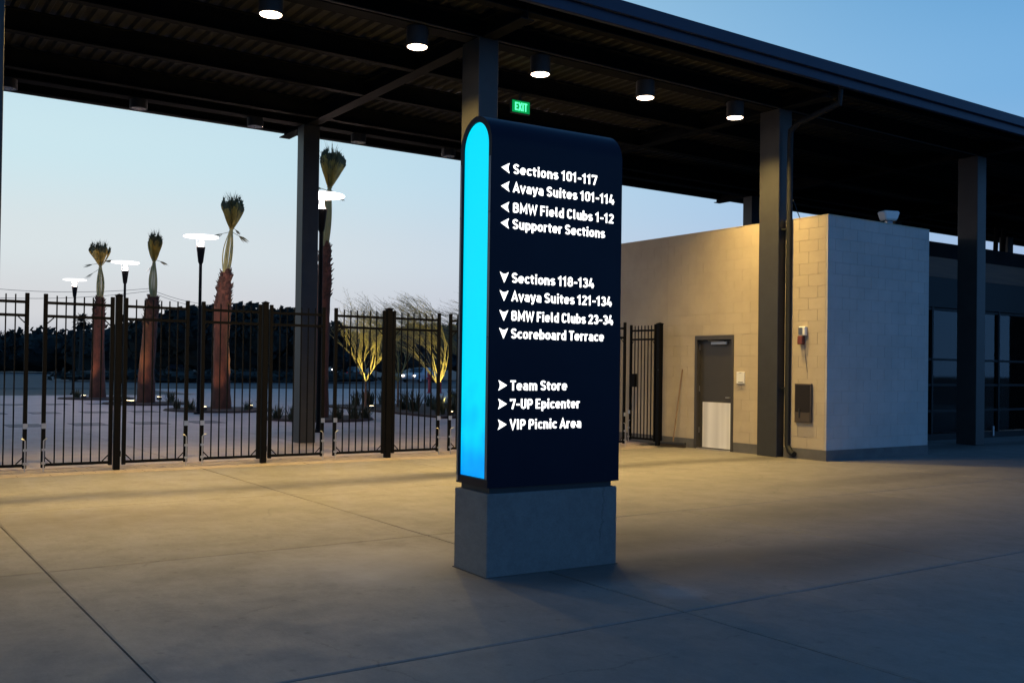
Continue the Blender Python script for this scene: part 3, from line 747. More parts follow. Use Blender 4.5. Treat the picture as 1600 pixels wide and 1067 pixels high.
# things mounted on the wall
t_ = thing('door_notice', 'small white notice box on the tan wall right of the door', 'sign', (SX, 12.62, 1.38), 0)
MB().box(-.030, -.003, -.095, .095, -.11, .11, .004).build('case', M['white'], t_)
MB().box(-.033, -.0305, -.065, .05, -.088, -.075).build('printed_line', M['rubber'], t_)
MB().box(-.033, -.0305, -.03, .02, .088, .093).build('printed_line', M['rubber'], t_)
t_ = thing('fire_alarm_strobe', 'white strobe light with a red sounder under it, mounted on the tan wall', 'alarm', (NX, 11.24, 2.12), 0)
MB().box(-.075, -.003, -.085, .055, .01, .17, .012).build('strobe_case', M['white'], t_)
MB().box(-.088, -.076, -.03, .05, .03, .15, .005).build('strobe_lens', M['alu'], t_)
MB().box(-.085, -.003, -.035, .075, -.14, .005, .010).build('sounder', M['red'], t_)
MB().tube([(-.012, -.03, -.14), (-.010, -.05, -.35), (-.010, -.09, -.62)], .004, 5).build('cable', M['wire'], t_)
t_ = thing('extinguisher_cabinet', 'dark glazed wall cabinet on the tan wall near the corner', 'cabinet', (NX, 11.21, .97), 0)
MB().box(-.05, -.003, -.175, .175, -.34, .33, .006).build('case', M['cabinet'], t_)
MB().box(-.054, -.0505, -.155, .155, -.16, .31).build('glass_door', M['darkbox'], t_)
MB().box(-.070, -.0545, .05, .075, -.26, -.10, .004).build('handle', M['rubber'], t_)
MB().box(-.057, -.0505, -.155, .155, -.32, -.17).build('lower_panel', M['cabinet'], t_)
t_ = thing('security_camera', 'pale box camera housing on the parapet of the blue lit wall', 'camera', (15.86, 10.98, H+.006), math.radians(-18))
MB().box(-.06, .06, -.05, .05, 0, .10, .01).build('bracket', M['alu'], t_)
bx = MB().box(-.17, .17, -.12, .12, 0, .17, .028); bx.v = [(a*(1-.22*(c < .08)), b_*(1-.15*(c < .08)), c+.10) for a, b_, c in bx.v]
bx.build('housing', M['white'], t_)
t_ = MB().tube([(0, 0, 0), (.0, .08, .17), (.0, .16, .36)], .009, 6).build('roof_cable', M['rubber'], None, (NX+.1, 11.42, H+.004)); tag(t_, 'short dark cable rising from the parapet beside the downpipe', 'cable')
# broom
br = thing('broom', 'push broom with long wooden handle leaning on the tan wall', 'broom', (13.60, 14.18, 0), math.radians(8))
hd = MB().box(-.03, .03, -.30, .30, .055, .10, .006).build('broom_head', M['rubber'], br)
bh = MB()
for k in range(46):
    for j in range(4):
        y = -.29+.58*k/45; x = -.022+.044*j/3
        bh.tube([(x, y, .056), (x*1.4+random.uniform(-.004, .004), y+random.uniform(-.006, .006), 0.002)], .0045, 3)
stuff(bh.build('bristles', M['bristle'], br))
MB().tube([(0, .0, .10), (.195, -.06, 1.52)], .013, 8).build('broom_handle', M['wood'], br)

# ================================================================ storefront
sf = thing('glazed_storefront', 'dark glazed storefront with brown band above, right of the block building', 'building', (0, 13.0, 0))
SX0, SX1 = 16.80, 31.6
MB().box(SX0, SX1, .0, 5, 4.16, 4.49).build('parapet', M['roofsteel'], sf)
MB().box(SX0, SX1, .02, .3, 3.70, 4.158).build('cladding_band', M['bandwood'], sf)
MB().box(SX0, SX1, .03, .3, 3.02, 3.698).build('transom_panel', M['mullion'], sf)
MB().box(SX0, SX1, .0, .2, 0, .14).build('sill', M['mullion'], sf)
zl = [.14, .66, 1.25, 1.83, 2.97]
xs = [SX0+.9+1.38*k for k in range(10)]
for k in range(len(xs)): MB().box(xs[k]-.03, xs[k]+.03, .0, .12, .14, 3.018).build('mullion', M['mullion'], sf)
for z in zl[1:]:
    MB().box(SX0, SX1, .01, .11, z-.025, z+.025).build('transom', M['mullion'], sf)
for k in range(len(xs)-1):
    for a, b_ in zip(zl[:-1], zl[1:]):
        MB().box(xs[k]+.031, xs[k+1]-.031, .055, .063, a+.026, b_-.026).build('pane', M['glass'], sf)
MB().box(SX0, SX1, 5.0, 5.2, 0, 4.16).build('rear_wall', M['interior'], sf)
MB().box(SX0, SX1, .2, 5.0, 0, .02).build('inner_floor', M['interior'], sf)
MB().box(SX0, SX1, .3, 5.0, 3.4, 3.5).build('inner_ceiling', M['interior'], sf)
for x in (22.15, 22.95): MB().box(x-.03, x+.03, -.03, -.002, .04, .27).build('door_bolt', M['bolt'], sf)
# pale items seen dimly behind the glass
def shelf(x, y, z, w, h, lb):
    s_ = thing('display_board', lb, 'display board', (x, y, 0)); MB().box(-w/2, w/2, -.02, .02, z, z+h, .004).build('board', M['paper'], s_)
    for a in (-w/2+.04, w/2-.04): MB().box(a-.015, a+.015, -.012, .012, .02, z).build('leg', M['mullion'], s_)
shelf(20.95, 13.5, .90, .55, .42, 'pale board behind the storefront glass close to the block wall')
shelf(24.3, 13.6, .95, .35, .5, 'pale upright board behind the glass right of the dark column')
shelf(25.0, 13.5, .92, .5, .38, 'pale board behind the glass at the right edge of the photo')
shelf(23.7, 13.9, 1.15, .6, .12, 'narrow pale shelf board behind the storefront glass')

# ================================================================ pole lamps
def lamp_post():
    t_ = thing('pole_lamp', 'x', 'street lamp')
    MB().lathe([(.13, 0), (.13, .05), (.06, .09), (.05, .2), (.045, 4.55)], 16).build('pole', M['polepaint'], t_)
    MB().lathe([(.05, 4.50), (.075, 4.56), (.125, 4.98), (.13, 5.0), (.12, 5.01)], 20).build('head', M['polepaint'], t_)
    MB().lathe([(.085, 5.012), (.06, 5.06), (.05, 5.15), (.045, 5.275)], 16).build('lamp_glass', M['lampglass'], t_)
    for a in (.6, 2.7, 4.8): MB().tube([(.12*math.cos(a), .12*math.sin(a), 5.0), (.13*math.cos(a), .13*math.sin(a), 5.285)], .006, 5).build('strut', M['rubber'], t_)
    MB().lathe([(.50, 5.30), (.515, 5.315), (.50, 5.335), (.12, 5.35)], 36).build('reflector_disc', M['disc_glow'], t_)
    return t_
LP = [(8.98, 20.71), (9.04, 29.75), (9.09, 39.31), (9.17, 49.27)]
LL = ['glowing disc pole lamp partly hidden by the grey rear column', 'glowing disc pole lamp beside the thick third palm', 'glowing disc pole lamp between the two shorter palms', 'glowing disc pole lamp farthest away, leftmost and lowest']
lp = lamp_post()
for i, ((x, y), s_) in enumerate(zip(LP, LL)):
    o = lp if i == 0 else copy_tree(lp)
    o.location = (x, y, 0); tag(o, s_, 'street lamp', 'disc topped pole lamps across the plaza')
    lamp('pole_lamp_light', 'POINT', (x, y, 5.15), 520, (1.0, .74, .66), None, shadow_soft_size=.12)
# the struts and disc shade nothing below: the point lamp stands between glass and disc rim

# ================================================================ palms
def palm(x, y, path, radii, neck, top, crx, lb, seed, loose):
    rs = random.Random(seed)
    t_ = thing('palm_tree', lb, 'palm tree', (x, y, 0), 0, 'newly planted palms with tied up fronds')
    P_ = [Vector((a-x, b-y, c)) for a, b, c in path]
    # trunk with ragged surface
    m_ = MB(); n_ = 18; rings = 40; vv = []
    def samp(tt):
        k = tt*(len(P_)-1); i = min(int(k), len(P_)-2); f2 = k-i
        return P_[i].lerp(P_[i+1], f2), radii[i]*(1-f2)+radii[i+1]*f2
    for i in range(rings+1):
        p_, r = samp(i/rings)
        for j in range(n_):
            a = 2*PI*j/n_; rr = r*(1+.07*noise.noise(Vector((math.cos(a)*1.5+seed, math.sin(a)*1.5, p_.z*1.6)))+.03*rs.uniform(-1, 1))
            vv.append(p_+Vector((rr*math.cos(a), rr*math.sin(a), 0)))
    ff = [(i*n_+j, i*n_+(j+1) % n_, (i+1)*n_+(j+1) % n_, (i+1)*n_+j) for i in range(rings) for j in range(n_)]
    ff.append(tuple(rings*n_+j for j in range(n_)))
    m_.add(vv, ff, True); m_.build('trunk', M['palmtrunk'], t_)
    # old leaf bases on the upper part
    bt_ = MB()
    for k in range(150):
        tt = rs.uniform(.50, 1.0)**.8; p_, r = samp(tt); a = rs.uniform(0, 2*PI)
        d_ = Vector((math.cos(a), math.sin(a), 0)); s2 = Vector((-math.sin(a), math.cos(a), 0)); w = rs.uniform(.03, .07); h = rs.uniform(.08, .2)
        b0 = p_+d_*r*.92; tip = b0+d_*rs.uniform(.04, .11)+Vector((0, 0, h))
        bt_.add([b0-s2*w, b0+s2*w, tip+s2*w*.5, tip-s2*w*.5, b0-s2*w*.8-d_*.02+Vector((0, 0, h*.3))], [(0, 1, 2, 3), (0, 3, 4)])
    stuff(bt_.build('leaf_bases', M['palmboot'], t_))
    tp, tr_ = samp(1.0); nk = Vector((neck[0]-x, neck[1]-y, neck[2])); tpp = Vector((top[0]-x, top[1]-y, top[2]))
    # petioles: bow out then gather at the neck
    for k in range(15):
        a = 2*PI*k/15+rs.uniform(-.2, .2); d_ = Vector((math.cos(a), math.sin(a), 0)); bow = rs.choice([.02, .03, .04, .05, .10])*1.1; pts = []
        for i in range(9):
            s_ = i/8; c = tp.lerp(nk, s_); pts.append(c+d_*(tr_*.62*(1-s_)+.045*s_+bow*math.sin(PI*min(1, s_*1.05))))
        MB().tube(pts, [.024*(1-.45*i/8) for i in range(9)], 5, False).build('leaf_stalk', M['petiole'], t_)
    # tied crown of folded fans: many pleated blades, widest at two thirds
    hgt = (tpp-nk).length; ax = (tpp-nk).normalized(); e1 = ax.orthogonal().normalized(); e2 = ax.cross(e1)
    cr_ = MB(); ct = MB()
    def env(s_): # envelope radius
        return crx*.92*(.13+.87*min(1, s_/.66)**.85)*(1 if s_ < .66 else max(.3, 1-((s_-.66)/.42)**1.5*.6))
    def penv(s_, a, q):
        lobes = 1+.26*math.sin(a*2+seed+s_*2)+.12*math.sin(a*5+seed*2+s_*5)
        return nk+ax*(s_*hgt)+(e1*math.cos(a)+e2*math.sin(a))*env(s_)*q*lobes
    for k in range(26):      # folded fans: pleated sheets wrapped round the bundle
        a0 = 2*PI*k/26*3+rs.uniform(-.3, .3); q0 = rs.uniform(.62, 1.02); npl = rs.randint(5, 9); wid = rs.uniform(.5, .95); end = rs.uniform(.70, .98); tw = rs.uniform(-.35, .35)
        cols = []
        for c_ in range(npl*2+1):
            f2 = c_/(npl*2)-.5; zz = .93 if c_ % 2 else 1.06; ec = end*(1-.5*abs(f2)**1.5)*rs.uniform(.93, 1.04); col_ = []
            for i in range(7):
                s_ = ec*i/6; aa = a0+f2*wid*(.25+.75*min(1, s_*1.6))+tw*s_; col_.append(penv(s_, aa, q0*zz))
            cols.append(col_)
        vv = [p_ for c_ in cols for p_ in c_]; nc = len(cols)
        cr_.add(vv, [(c_*7+i, c_*7+i+1, (c_+1)*7+i+1, (c_+1)*7+i) for c_ in range(nc-1) for i in range(5)])
        ct.add(vv, [(c_*7+5, c_*7+6, (c_+1)*7+6, (c_+1)*7+5) for c_ in range(nc-1)])
        for c_ in range(0, nc-1):
            b0, b1 = cols[c_][6], cols[c_+1][6]; m2 = (b0+b1)/2; rd = (m2-nk-ax*(m2-nk).dot(ax)).normalized()
            ct.add([b0, b1, m2+ax*rs.uniform(.03, .13)+rd*rs.uniform(-.03, .06)+ax.cross(rd)*rs.uniform(-.03, .03)], [(0, 1, 2)])
    for k in range(170):     # separate stiff leaf segments poking out of the bundle
        a = rs.uniform(0, 2*PI); s0 = rs.uniform(.25, .95)**.7; b0 = penv(s0, a, rs.uniform(.5, .98)); rd = (e1*math.cos(a)+e2*math.sin(a)); d_ = (ax*rs.uniform(.5, 1.2)+rd*rs.uniform(.1, .55)+ax.cross(rd)*rs.uniform(-.3, .3)).normalized()
        sd = d_.cross(rd).normalized()*.010; tip = b0+d_*rs.uniform(.08, .30)
        ct.add([b0-sd, b0+sd, tip], [(0, 1, 2)])
    # inner dense cone so that the sky does not show through the middle
    n2 = 16; vv = []
    for i in range(9):
        s_ = .02+.86*i/8
        for j in range(n2):
            a = 2*PI*j/n2; rr = env(s_)*.55*(1+.16*math.sin(a*3+seed))+rs.uniform(-.015, .015); vv.append(nk+ax*(s_*hgt)+(e1*math.cos(a)+e2*math.sin(a))*rr)
    ct.add(vv, [(i*n2+j, i*n2+(j+1) % n2, (i+1)*n2+(j+1) % n2, (i+1)*n2+j) for i in range(8) for j in range(n2)]+[tuple(8*n2+j for j in range(n2))])
    cr_.build('crown', M['frond'], t_); ct.build('crown_tips', M['frondtip'], t_)
    # tie rope
    MB().tube([nk+ax*.03+(e1*math.cos(2*PI*k/12)+e2*math.sin(2*PI*k/12))*.07 for k in range(13)], .010, 5, False).build('tie_rope', M['petiole'], t_)
    # loose fronds
    for (dx, dz, ln) in loose:
        fr2 = MB(); d_ = Vector((dx*.824, -dx*.566, dz)).normalized(); base = nk+Vector((0, 0, rs.uniform(-.1, .12))); e_ = base+d_*ln*.45
        fr2.tube([base, e_], .008, 4)
        for q in range(16):
            off = Vector((rs.uniform(-1, 1), rs.uniform(-1, 1), rs.uniform(-.6, .6)))*.07*ln/.5
            tip = base+d_*ln*rs.uniform(.85, 1.05)+off+Vector((0, 0, -.05)); md = e_.lerp(tip, .5)+off*.2; sdv = d_.cross(Vector((0, 0, 1))).normalized()*.016+Vector((0, 0, .012))
            fr2.add([e_-sdv*.4, e_+sdv*.4, md+sdv, md-sdv, tip], [(0, 1, 2, 3), (3, 2, 4)])
        fr2.build('loose_frond', M['frondtip'], t_)
    return t_
palm(10.42, 31.85, [(10.42, 31.85, 0), (10.42, 31.85, 1.1), (10.40, 31.85, 2.3), (10.40, 31.85, 3.3), (10.47, 31.85, 4.0), (10.52, 31.85, 4.5)], [.33, .27, .24, .30, .22, .14],
     (10.66, 31.85, 5.9), (10.72, 31.85, 6.98), .33, 'largest tied palm with thick reddish trunk beside the nearest whole pole lamp', 2, [(-1, -.25, .62), (1, -.55, .62), (1, -.75, .35)])
palm(9.52, 37.65, [(9.52, 37.65, 0), (9.52, 37.65, 1.2), (9.60, 37.65, 2.5), (9.66, 37.65, 3.4), (9.72, 37.65, 3.95)], [.34, .28, .25, .26, .15],
     (9.72, 37.65, 5.25), (9.76, 37.65, 6.32), .31, 'second tied palm from the left, between two disc lamps', 5, [(1, -.35, .5), (-.6, -.8, .4)])
palm(9.03, 43.4, [(9.03, 43.4, 0), (9.03, 43.4, 1.2), (9.02, 43.4, 2.6), (9.03, 43.4, 3.5), (9.06, 43.4, 4.1)], [.34, .27, .23, .24, .15],
     (9.05, 43.4, 5.5), (9.0, 43.4, 6.45), .36, 'smallest and farthest tied palm, leftmost of the row', 9, [(-1, -.15, .7), (-.9, -.6, .75), (.6, .2, .5)])
palm(11.26, 25.9, [(11.26, 25.9, 0), (11.27, 25.9, 1.4), (11.30, 25.9, 3.0), (11.34, 25.9, 4.0), (11.36, 25.9, 4.85)], [.27, .23, .21, .21, .12],
     (11.46, 25.9, 6.5), (11.55, 25.9, 7.62), .33, 'tall tied palm rising right behind the grey rear column', 14, [(-.7, -.9, .45), (.9, -.6, .5), (-1, .35, .5)])

# ================================================================ ground uplights
up = thing('ground_uplight', 'x', 'spotlight')
MB().lathe([(.09, 0), (.10, .02), (.10, .09), (.085, .12)], 16).build('housing', M['rubber'], up)
MB().lathe([(.08, .121), (.078, .128)], 16).build('lens', M['lens_spot'], up)
UP = [(8.72, 37.0, 9.55, 37.65, 5.6, (1, .70, .30), 90, 'glowing ground spotlight left of the second palm'),
      (10.75, 40.5, 9.2, 42.9, 4.5, (1, .45, .26), 14, 'glowing ground spotlight right of the second palm'),
      (11.30, 31.6, 10.55, 31.85, 5.9, (1, .70, .28), 170, 'brightest ground spotlight, right of the largest palm'),
      (8.4, 42.9, 9.03, 43.4, 4.5, (1, .5, .26), 45, 'small ground spotlight beside the farthest palm'),
      (9.6, 31.0, 10.4, 31.85, 2.0, (1, .55, .3), 22, 'low ground spotlight left of the largest palm'),
      (8.8, 36.7, 9.5, 37.65, 2.0, (1, .55, .3), 22, 'low ground spotlight in front of the second palm'),
      (15.0, 30.2, 15.2, 31.0, 3.0, (1, .76, .22), 190, 'ground spotlight at the foot of the left yellow lit tree'),
      (15.45, 25.75, 15.4, 26.6, 3.0, (1, .76, .22), 190, 'ground spotlight at the foot of the right yellow lit tree')]
for i, (x, y, tx, ty, tz, c, pw, s_) in enumerate(UP):
    o = up if i == 0 else copy_tree(up)
    o.location = (x, y, .04); tag(o, s_, 'spotlight', 'ground spotlights in the beds')
    d_ = Vector((tx-x, ty-y, tz-.2))
    lamp('uplight_lamp', 'SPOT', (x, y, .19), pw*3.2, c, None, rot=d_.to_track_quat('-Z', 'Y').to_euler(), spot_size=math.radians(60), spot_blend=.8, shadow_soft_size=.05)

# ================================================================ shrubs in the beds
def tuft(seed, h):
    rs = random.Random(seed); m_ = MB()
    for k in range(60):
        a = rs.uniform(0, 2*PI); ln = h*rs.uniform(.5, 1.1); sp = rs.uniform(.05, .75); w = .012
        p0 = Vector((rs.uniform(-.08, .08), rs.uniform(-.08, .08), 0)); d_ = Vector((math.cos(a)*sp, math.sin(a)*sp, 1)).normalized()
        s2 = Vector((-math.sin(a), math.cos(a), 0))*w; md = p0+d_*ln*.6; tp = p0+d_*ln+Vector((math.cos(a), math.sin(a), -.4))*ln*.12*sp
        m_.add([p0-s2, p0+s2, md+s2*.8, md-s2*.8, tp], [(0, 1, 2, 3), (3, 2, 4)])
    return m_.mesh('plant', M['shrub'])
tf = [tuft(s_, .42) for s_ in (1, 2, 3)]
SP = [(9.25, 31.2, 1), (9.1, 32.2, .9), (11.5, 31.1, 1.1), (11.7, 31.6, .9), (10.9, 30.7, .8), (9.0, 38.6, .8), (10.3, 37.2, 1), (10.5, 38.0, 1.1), (8.2, 43.2, 1), (9.9, 25.6, 1), (10.1, 24.9, 1.1), (10.6, 24.7, 1), (11.2, 24.6, 1.0), (11.8, 24.8, 1.2), (12.3, 25.1, 1.0), (12.5, 25.5, .9), (12.1, 26.6, .9)]
for i, (x, y, s_) in enumerate(SP):
    o = bpy.data.objects.new('spiky_plant', tf[i % 3]); COL.objects.link(o); o.location = (x, y, .045); o.rotation_euler.z = i*1.7; o.scale = (s_*1.2, s_*1.2, s_)
    bd_ = min(range(4), key=lambda q: (PALMS[q][0]-x)**2+(PALMS[q][1]-y)**2)
    tag(o, ['low dark spiky plant in the mulch bed of the largest palm beside the pole lamp', 'low dark spiky plant in the mulch bed of the second palm from the left', 'low dark spiky plant in the mulch bed of the farthest, leftmost palm', 'low dark spiky plant in the mulch bed just behind the grey rear column'][bd_], 'plant', ['spiky plants by the largest palm', 'spiky plants by the second palm', 'spiky plants by the farthest palm', 'spiky plants behind the rear column'][bd_])
rs = random.Random(21)
for i in range(40):
    x = rs.uniform(15.2, 20.5); y = rs.uniform(25.4, 33.8)
    o = bpy.data.objects.new('spiky_plant', tf[i % 3]); COL.objects.link(o); o.location = (x, y, .055); o.rotation_euler.z = i*1.3; s_ = rs.uniform(1.1, 1.9); o.scale = (s_, s_, s_)
    tag(o, 'low dark spiky plant in the large mulch bed below the yellow lit trees', 'plant', 'low spiky plants in the large bed')

# ================================================================ fine branched trees
def desert_tree(x, y, h, spread, lb, seed, lean=(0, 0), trunk_h=.95, m_=None, cat_group=None, dens=1.0):
    rs = random.Random(seed)
    t_ = thing('palo_verde_tree', lb, 'tree', (x, y, .03))
    tk = MB(); tk.tube([(0, 0, 0), (.01, .0, trunk_h*.5), (.0, .01, trunk_h)], [.05, .042, .036], 8); tk.build('trunk', M['stake'], t_)
    bmx = MB()
    lf_ = MB()
    def grow(p, d, ln, r, lev):
        n_ = 4; pts = [p]; q = p; dd = d.copy()
        for i in range(n_):
            dd = (dd+Vector((rs.uniform(-.16, .16), rs.uniform(-.16, .16), rs.uniform(-.05, .12)))+Vector((lean[0], lean[1], 0))*.05*lev).normalized(); q = q+dd*ln/n_; pts.append(q)
        bmx.tube(pts, [max(.0035, r*(1-.6*i/n_)) for i in range(n_+1)], 5 if lev < 2 else 3, False)
        if lev >= 4:
            for pq in pts[1:]:
                for _ in range(3):
                    a = rs.uniform(0, 2*PI); tip = pq+Vector((math.cos(a), math.sin(a), rs.uniform(.2, 1.4))).normalized()*rs.uniform(.05, .16)+Vector((lean[0], lean[1], 0))*.05
                    lf_.add([pq, pq+Vector((.008, .0, .0)), tip, tip-Vector((0, .008, 0))], [(0, 1, 2, 3)])
            return
        for k in range(rs.choice([3, 3, 4]) if lev < 3 else rs.choice([2, 3])):
            i = rs.randint(2, n_) if lev else n_
            a = rs.uniform(0, 2*PI); nd = (dd+Vector((math.cos(a)*spread, math.sin(a)*spread, rs.uniform(.1, .8)))).normalized()
            grow(pts[i], nd, ln*rs.uniform(.62, .86), r*.62, lev+1)
    for k in range(9):
        a = 2*PI*k/9+rs.uniform(-.3, .3)
        grow(Vector((0, 0, trunk_h-.03)), Vector((math.cos(a)*.5, math.sin(a)*.5, 1)).normalized(), h*.34, .022, 1)
    bmx.build('branches', M['twig'], t_); lf_.build('twigs', m_ or M['twig'], t_)
    return t_
desert_tree(15.18, 31.0, 3.4, .62, 'left of two yellow lit thin branched trees behind the gates', 3)
desert_tree(15.38, 26.4, 3.7, .62, 'right yellow lit thin branched tree, close to the sign', 8, lean=(-1.2, .9))
desert_tree(18.5, 28.8, 4.3, .55, 'tall grey wispy tree behind the right yellow lit tree', 17, lean=(-2.0, 1.2), m_=M['hazeleaf'])
desert_tree(16.7, 31.5, 3.9, .6, 'grey wispy tree between the two yellow lit trees', 23, lean=(-1, .7), m_=M['hazeleaf'])
desert_tree(18.9, 25.6, 4.6, .5, 'grey wispy tree mostly hidden behind the sign', 31, lean=(-2, 1.2), m_=M['hazeleaf'])

# ================================================================ red standpipes
t0 = thing('standpipe', 'left of the two red upright standpipes beyond the bed', 'standpipe', (28.45, 49.8, 0))
MB().lathe([(.16, 0), (.16, .04), (.09, .06), (.09, .95), (.13, .98), (.14, 1.12), (.10, 1.22), (.03, 1.27)], 14).build('body', M['redpaint'], t0)
for s_ in (-1, 1): MB().tube([(0, 0, .85), (s_*.2, 0, .85)], .055, 8).build('outlet', M['redpaint'], t0)
t1 = copy_tree(t0); t1.location = (28.98, 49.5, 0); tag(t1, 'right of the two red upright standpipes beyond the bed', 'standpipe', 'red standpipes'); tag(t0, t0['label'], 'standpipe', 'red standpipes')
t2 = thing('utility_box', 'small pale grey utility box standing in the dark verge', 'utility box', (31.6, 61.0, 0), .3)
MB().box(-.35, .35, -.25, .25, 0, .85, .03).build('cabinet', M['carpaint'], t2); MB().box(-.37, .37, -.27, .27, .85, .9, .01).build('lid', M['carpaint'], t2)

# ================================================================ cars
def car(loc, rz, body, lb, head=True, tail=False):
    t_ = thing('parked_car', lb, 'car', loc, rz)
    # length along y, front at -y
    sec = [(-2.2, .35, .55, .80), (-2.1, .3, .72, .86), (-1.0, .3, .95, .9), (-.35, .3, 1.42, .76), (1.0, .3, 1.46, .76), (1.8, .3, 1.05, .88), (2.2, .35, .95, .82)]
    v = []; f = []
    for y, z0, z1, w in sec:
        zb = min(z1, .92); v += [(-w, y, z0), (-w-.02, y, (z0+zb)/2), (-w, y, zb), (-w*.84, y, z1), (w*.84, y, z1), (w, y, zb), (w+.02, y, (z0+zb)/2), (w, y, z0)]
    for i in range(len(sec)-1):
        for j in range(8): f.append((i*8+j, i*8+(j+1) % 8, (i+1)*8+(j+1) % 8, (i+1)*8+j))
    f.append(tuple(range(8))[::-1]); f.append(tuple((len(sec)-1)*8+j for j in range(8)))
    MB().add(v, f, True).build('body', body, t_)
    MB().add([(-.72, -1.0, .99), (.72, -1.0, .99), (.62, -.40, 1.40), (-.62, -.40, 1.40)], [(0, 1, 2, 3)]).build('windscreen', M['cardark'], t_, (0, -.03, .02))
    for s_ in (-1, 1):
        for y in (-1.4, 1.35):
            w_ = thing('wheel', '', ''); del w_['label']; del w_['category']; w_.parent = t_; w_.location = (s_*.8, y, .32)
            MB().tube([(-.1, 0, 0), (.1, 0, 0)], .32, 16).build('tyre', M['tyre'], w_); MB().tube([(s_*.101-.004, 0, 0), (s_*.101+.004, 0, 0)], .19, 12).build('rim', M['bolt'], w_)
        if head: MB().box(s_*.6-.13, s_*.6+.13, -2.235, -2.18, .60, .74, .01).build('headlight', M['headlight'], t_)
        if tail: MB().box(s_*.65-.1, s_*.65+.1, 2.19, 2.23, .75, .88, .01).build('taillight', M['taillight'], t_)
    return t_
hd_ = math.radians(-34)
car((93.5, 206, -.03), hd_, M['greycar'], 'dark car with two headlights on, far down the road')
car((47.5, 85, -.02), math.radians(-60), M['carpaint'], 'white car side on with headlight lit beyond the red standpipes')
car((44.0, 92, -.02), math.radians(146), M['greycar'], 'dark car seen from behind with red tail light', head=False, tail=True)
car((25.9, 92, -.02), math.radians(-20), M['greycar'], 'dark car with lit headlights beyond the second and third palm')

# ================================================================ distant trees
def leaf_mass(centers, seed, size, count, m_, name, label, kind=None):
    rs = random.Random(seed); mb2 = MB()
    for (cx, cy, cz, rx, ry, rz_) in centers:
        # dark core, uneven
        n1, n2 = 12, 8; vv = []
        for i in range(n2+1):
            ph = PI*i/n2
            for j in range(n1):
                a = 2*PI*j/n1; k_ = .80+.20*noise.noise(Vector((cx+math.cos(a)*2, cy+math.sin(a)*2, ph*2)))
                vv.append((cx+rx*k_*math.sin(ph)*math.cos(a), cy+ry*k_*math.sin(ph)*math.sin(a), max(.1, cz+rz_*k_*math.cos(ph))))
        mb2.add(vv, [(i*n1+j, i*n1+(j+1) % n1, (i+1)*n1+(j+1) % n1, (i+1)*n1+j) for i in range(n2) for j in range(n1)])
        for _ in range(count):
            a = rs.uniform(0, 2*PI); ph = math.acos(rs.uniform(-.2, 1)); k_ = rs.uniform(.72, 1.06)
            c = Vector((cx+rx*k_*math.sin(ph)*math.cos(a), cy+ry*k_*math.sin(ph)*math.sin(a), cz+rz_*k_*math.cos(ph)))
            if c.z < .2: continue
            n0 = Vector((rs.uniform(-1, 1), rs.uniform(-1, 1), rs.uniform(-1, 1))).normalized(); s_ = size*rs.uniform(.5, 1.3); t_ = n0.orthogonal().normalized()*s_; q = n0.cross(t_)
            mb2.add([c-t_, c-q*.6, c+t_, c+q*.6], [(0, 1, 2, 3)])
    return mb2
def ray_x(px, Y):   # world x for an image column of the photograph at a given depth line, used once to lay the wood out on the plan
    d_ = r_*((px-800)/1542.76)+f_; return d_.x/d_.y*Y
cs = []
rs = random.Random(5)
tops = [(-120, 4.6), (-60, 5.0), (-10, 4.9), (30, 5.5), (75, 5.9), (115, 5.8), (160, 6.5), (205, 6.6), (240, 7.6)]
for px, h in tops:
    x = ray_x(px, 150); cs.append((x, 150+rs.uniform(-6, 6), h*.45, 7.5, 6, h*.60))
wood = leaf_mass(cs, 4, .55, 420, M['darkleaf'], '', '').build('distant_wood', M['darkleaf']); stuff(wood); tag(wood, 'low dark line of far trees behind the left palms', 'wood')
def far_tree(px, Y, h, w, lb, seed, m_='darkleaf', n=5, lf=.4, grp=None):
    x = ray_x(px, Y); t_ = thing('broadleaf_tree', lb, 'tree', (x, Y, -.03), 0, grp)
    rs = random.Random(seed)
    MB().tube([(0, 0, 0), (.1, 0, h*.3), (0, .1, h*.6)], [w*.06, w*.045, w*.025], 8).build('trunk', M['bark'], t_)
    cc = []
    for k in range(n):
        a = 2*PI*k/n+rs.uniform(-.4, .4); q = w*.30 if k else 0
        rz_ = h*rs.uniform(.28, .36); cc.append((math.cos(a)*q, math.sin(a)*q, h-rz_-rs.uniform(0, .14)*h*(k > 0), w*rs.uniform(.26, .34), w*rs.uniform(.26, .34), rz_))
    cc.append((0, 0, h*.42, w*.42, w*.42, h*.38))
    leaf_mass(cc, seed, lf, 380, M[m_], '', '').build('crown', M[m_], t_)
    return t_
far_tree(275, 95, 6.0, 9, 'dark round tree right behind the second palm', 41)
far_tree(325, 92, 6.9, 9, 'dark dense tree behind the largest palm trunk', 42)
far_tree(385, 90, 7.3, 9, 'tallest dark tree right of the largest palm', 43)
far_tree(440, 92, 7.1, 8, 'dark tree just left of the grey rear column', 44)
far_tree(490, 100, 6.3, 8, 'dark tree half hidden by the grey rear column', 45)
far_tree(548, 110, 5.58, 9, 'grey green far tree behind the left yellow lit tree', 46, 'hazeleaf')
far_tree(610, 105, 6.14, 10, 'grey green far tree behind the thickest gate post', 47, 'hazeleaf')
far_tree(675, 100, 6.42, 10, 'grey green far tree behind the red standpipes', 48, 'hazeleaf')
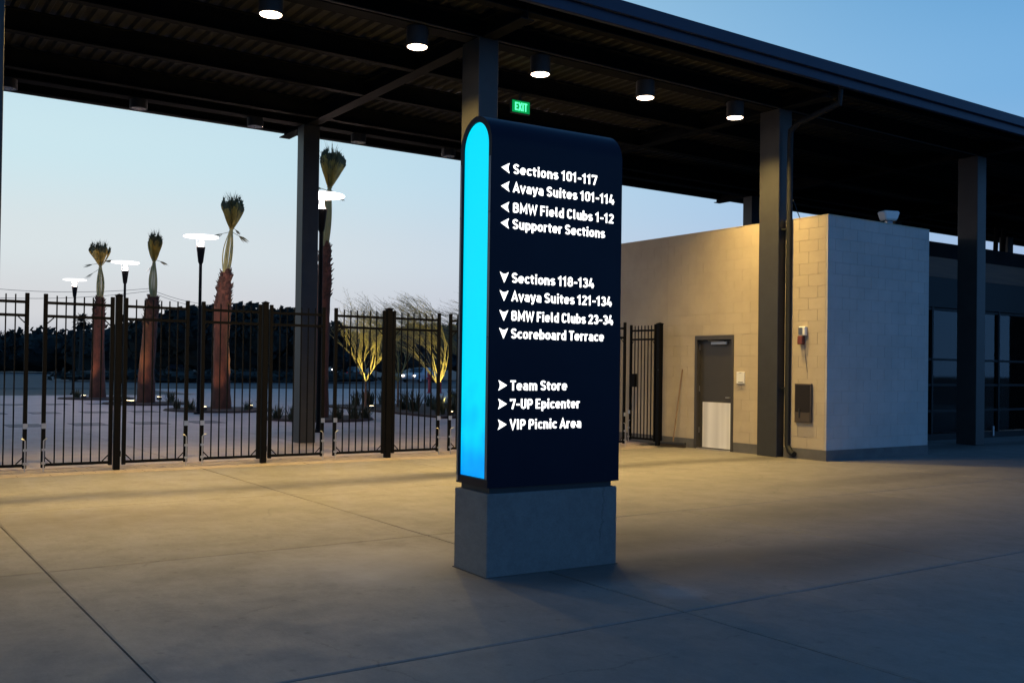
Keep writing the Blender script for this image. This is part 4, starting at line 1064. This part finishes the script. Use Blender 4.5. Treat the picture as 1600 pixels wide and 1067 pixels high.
far_tree(735, 100, 6.7, 10, 'grey green far tree behind the sign', 49, 'hazeleaf')
# low scrub in front of the trees
cs = [(ray_x(px, 84), 84+rs.uniform(-3, 3), .35, 5.0, 3, .7) for px in range(180, 520, 46)]
sc = leaf_mass(cs, 14, .3, 160, M['darkleaf'], '', '').build('scrub', M['darkleaf']); stuff(sc); tag(sc, 'dark low scrub along the far edge of the road', 'shrubs')
# small far fan palm
px_ = ray_x(126, 120); dp = thing('distant_palm', 'small dark far palm silhouette left of the smallest tied palm', 'palm tree', (px_, 120, 0))
MB().tube([(0, 0, 0), (.05, 0, 3), (0, 0, 6.0)], [.25, .2, .18], 8).build('trunk', M['bark'], dp)
pc = MB(); rs = random.Random(77)
for k in range(120):
    a = rs.uniform(0, 2*PI); el = rs.uniform(-.9, 1.3); d_ = Vector((math.cos(a)*math.cos(el), math.sin(a)*math.cos(el), math.sin(el))); s2 = d_.cross(Vector((0, 0, 1))).normalized()*.12
    ln = rs.uniform(.8, 1.5); p0 = Vector((0, 0, 6.1)); md = p0+d_*ln*.6; tp = p0+d_*ln+Vector((0, 0, -.25))
    pc.add([p0, md-s2, tp, md+s2], [(0, 1, 2, 3)])
pc.build('crown', M['darkleaf'], dp)
# overhead power lines
def wire(pts, lb):
    m_ = MB(); al = []
    for (a, b_) in zip(pts[:-1], pts[1:]):
        for i in range(8):
            s_ = i/8; p_ = Vector(a).lerp(Vector(b_), s_); p_.z -= .5*4*s_*(1-s_); al.append(p_)
    al.append(Vector(pts[-1])); m_.tube(al, .022, 4, False); o = m_.build('power_line', M['wire']); tag(o, lb, 'cable')
def pt(px, py, Y):
    d_ = r_*((px-800)/1542.76)+f_+u_*(-(py-556.06)/1542.76); k_ = Y/d_.y; return (d_.x*k_, Y, 1.5+d_.z*k_)
wire([pt(-60, 446, 110), pt(232, 451, 110), pt(360, 478, 110)], 'upper overhead cable crossing the sky behind the left palms')
wire([pt(-60, 462, 110), pt(232, 455, 110), pt(380, 490, 110)], 'lower overhead cable just above the gate tops')

SC.render.film_transparent = False
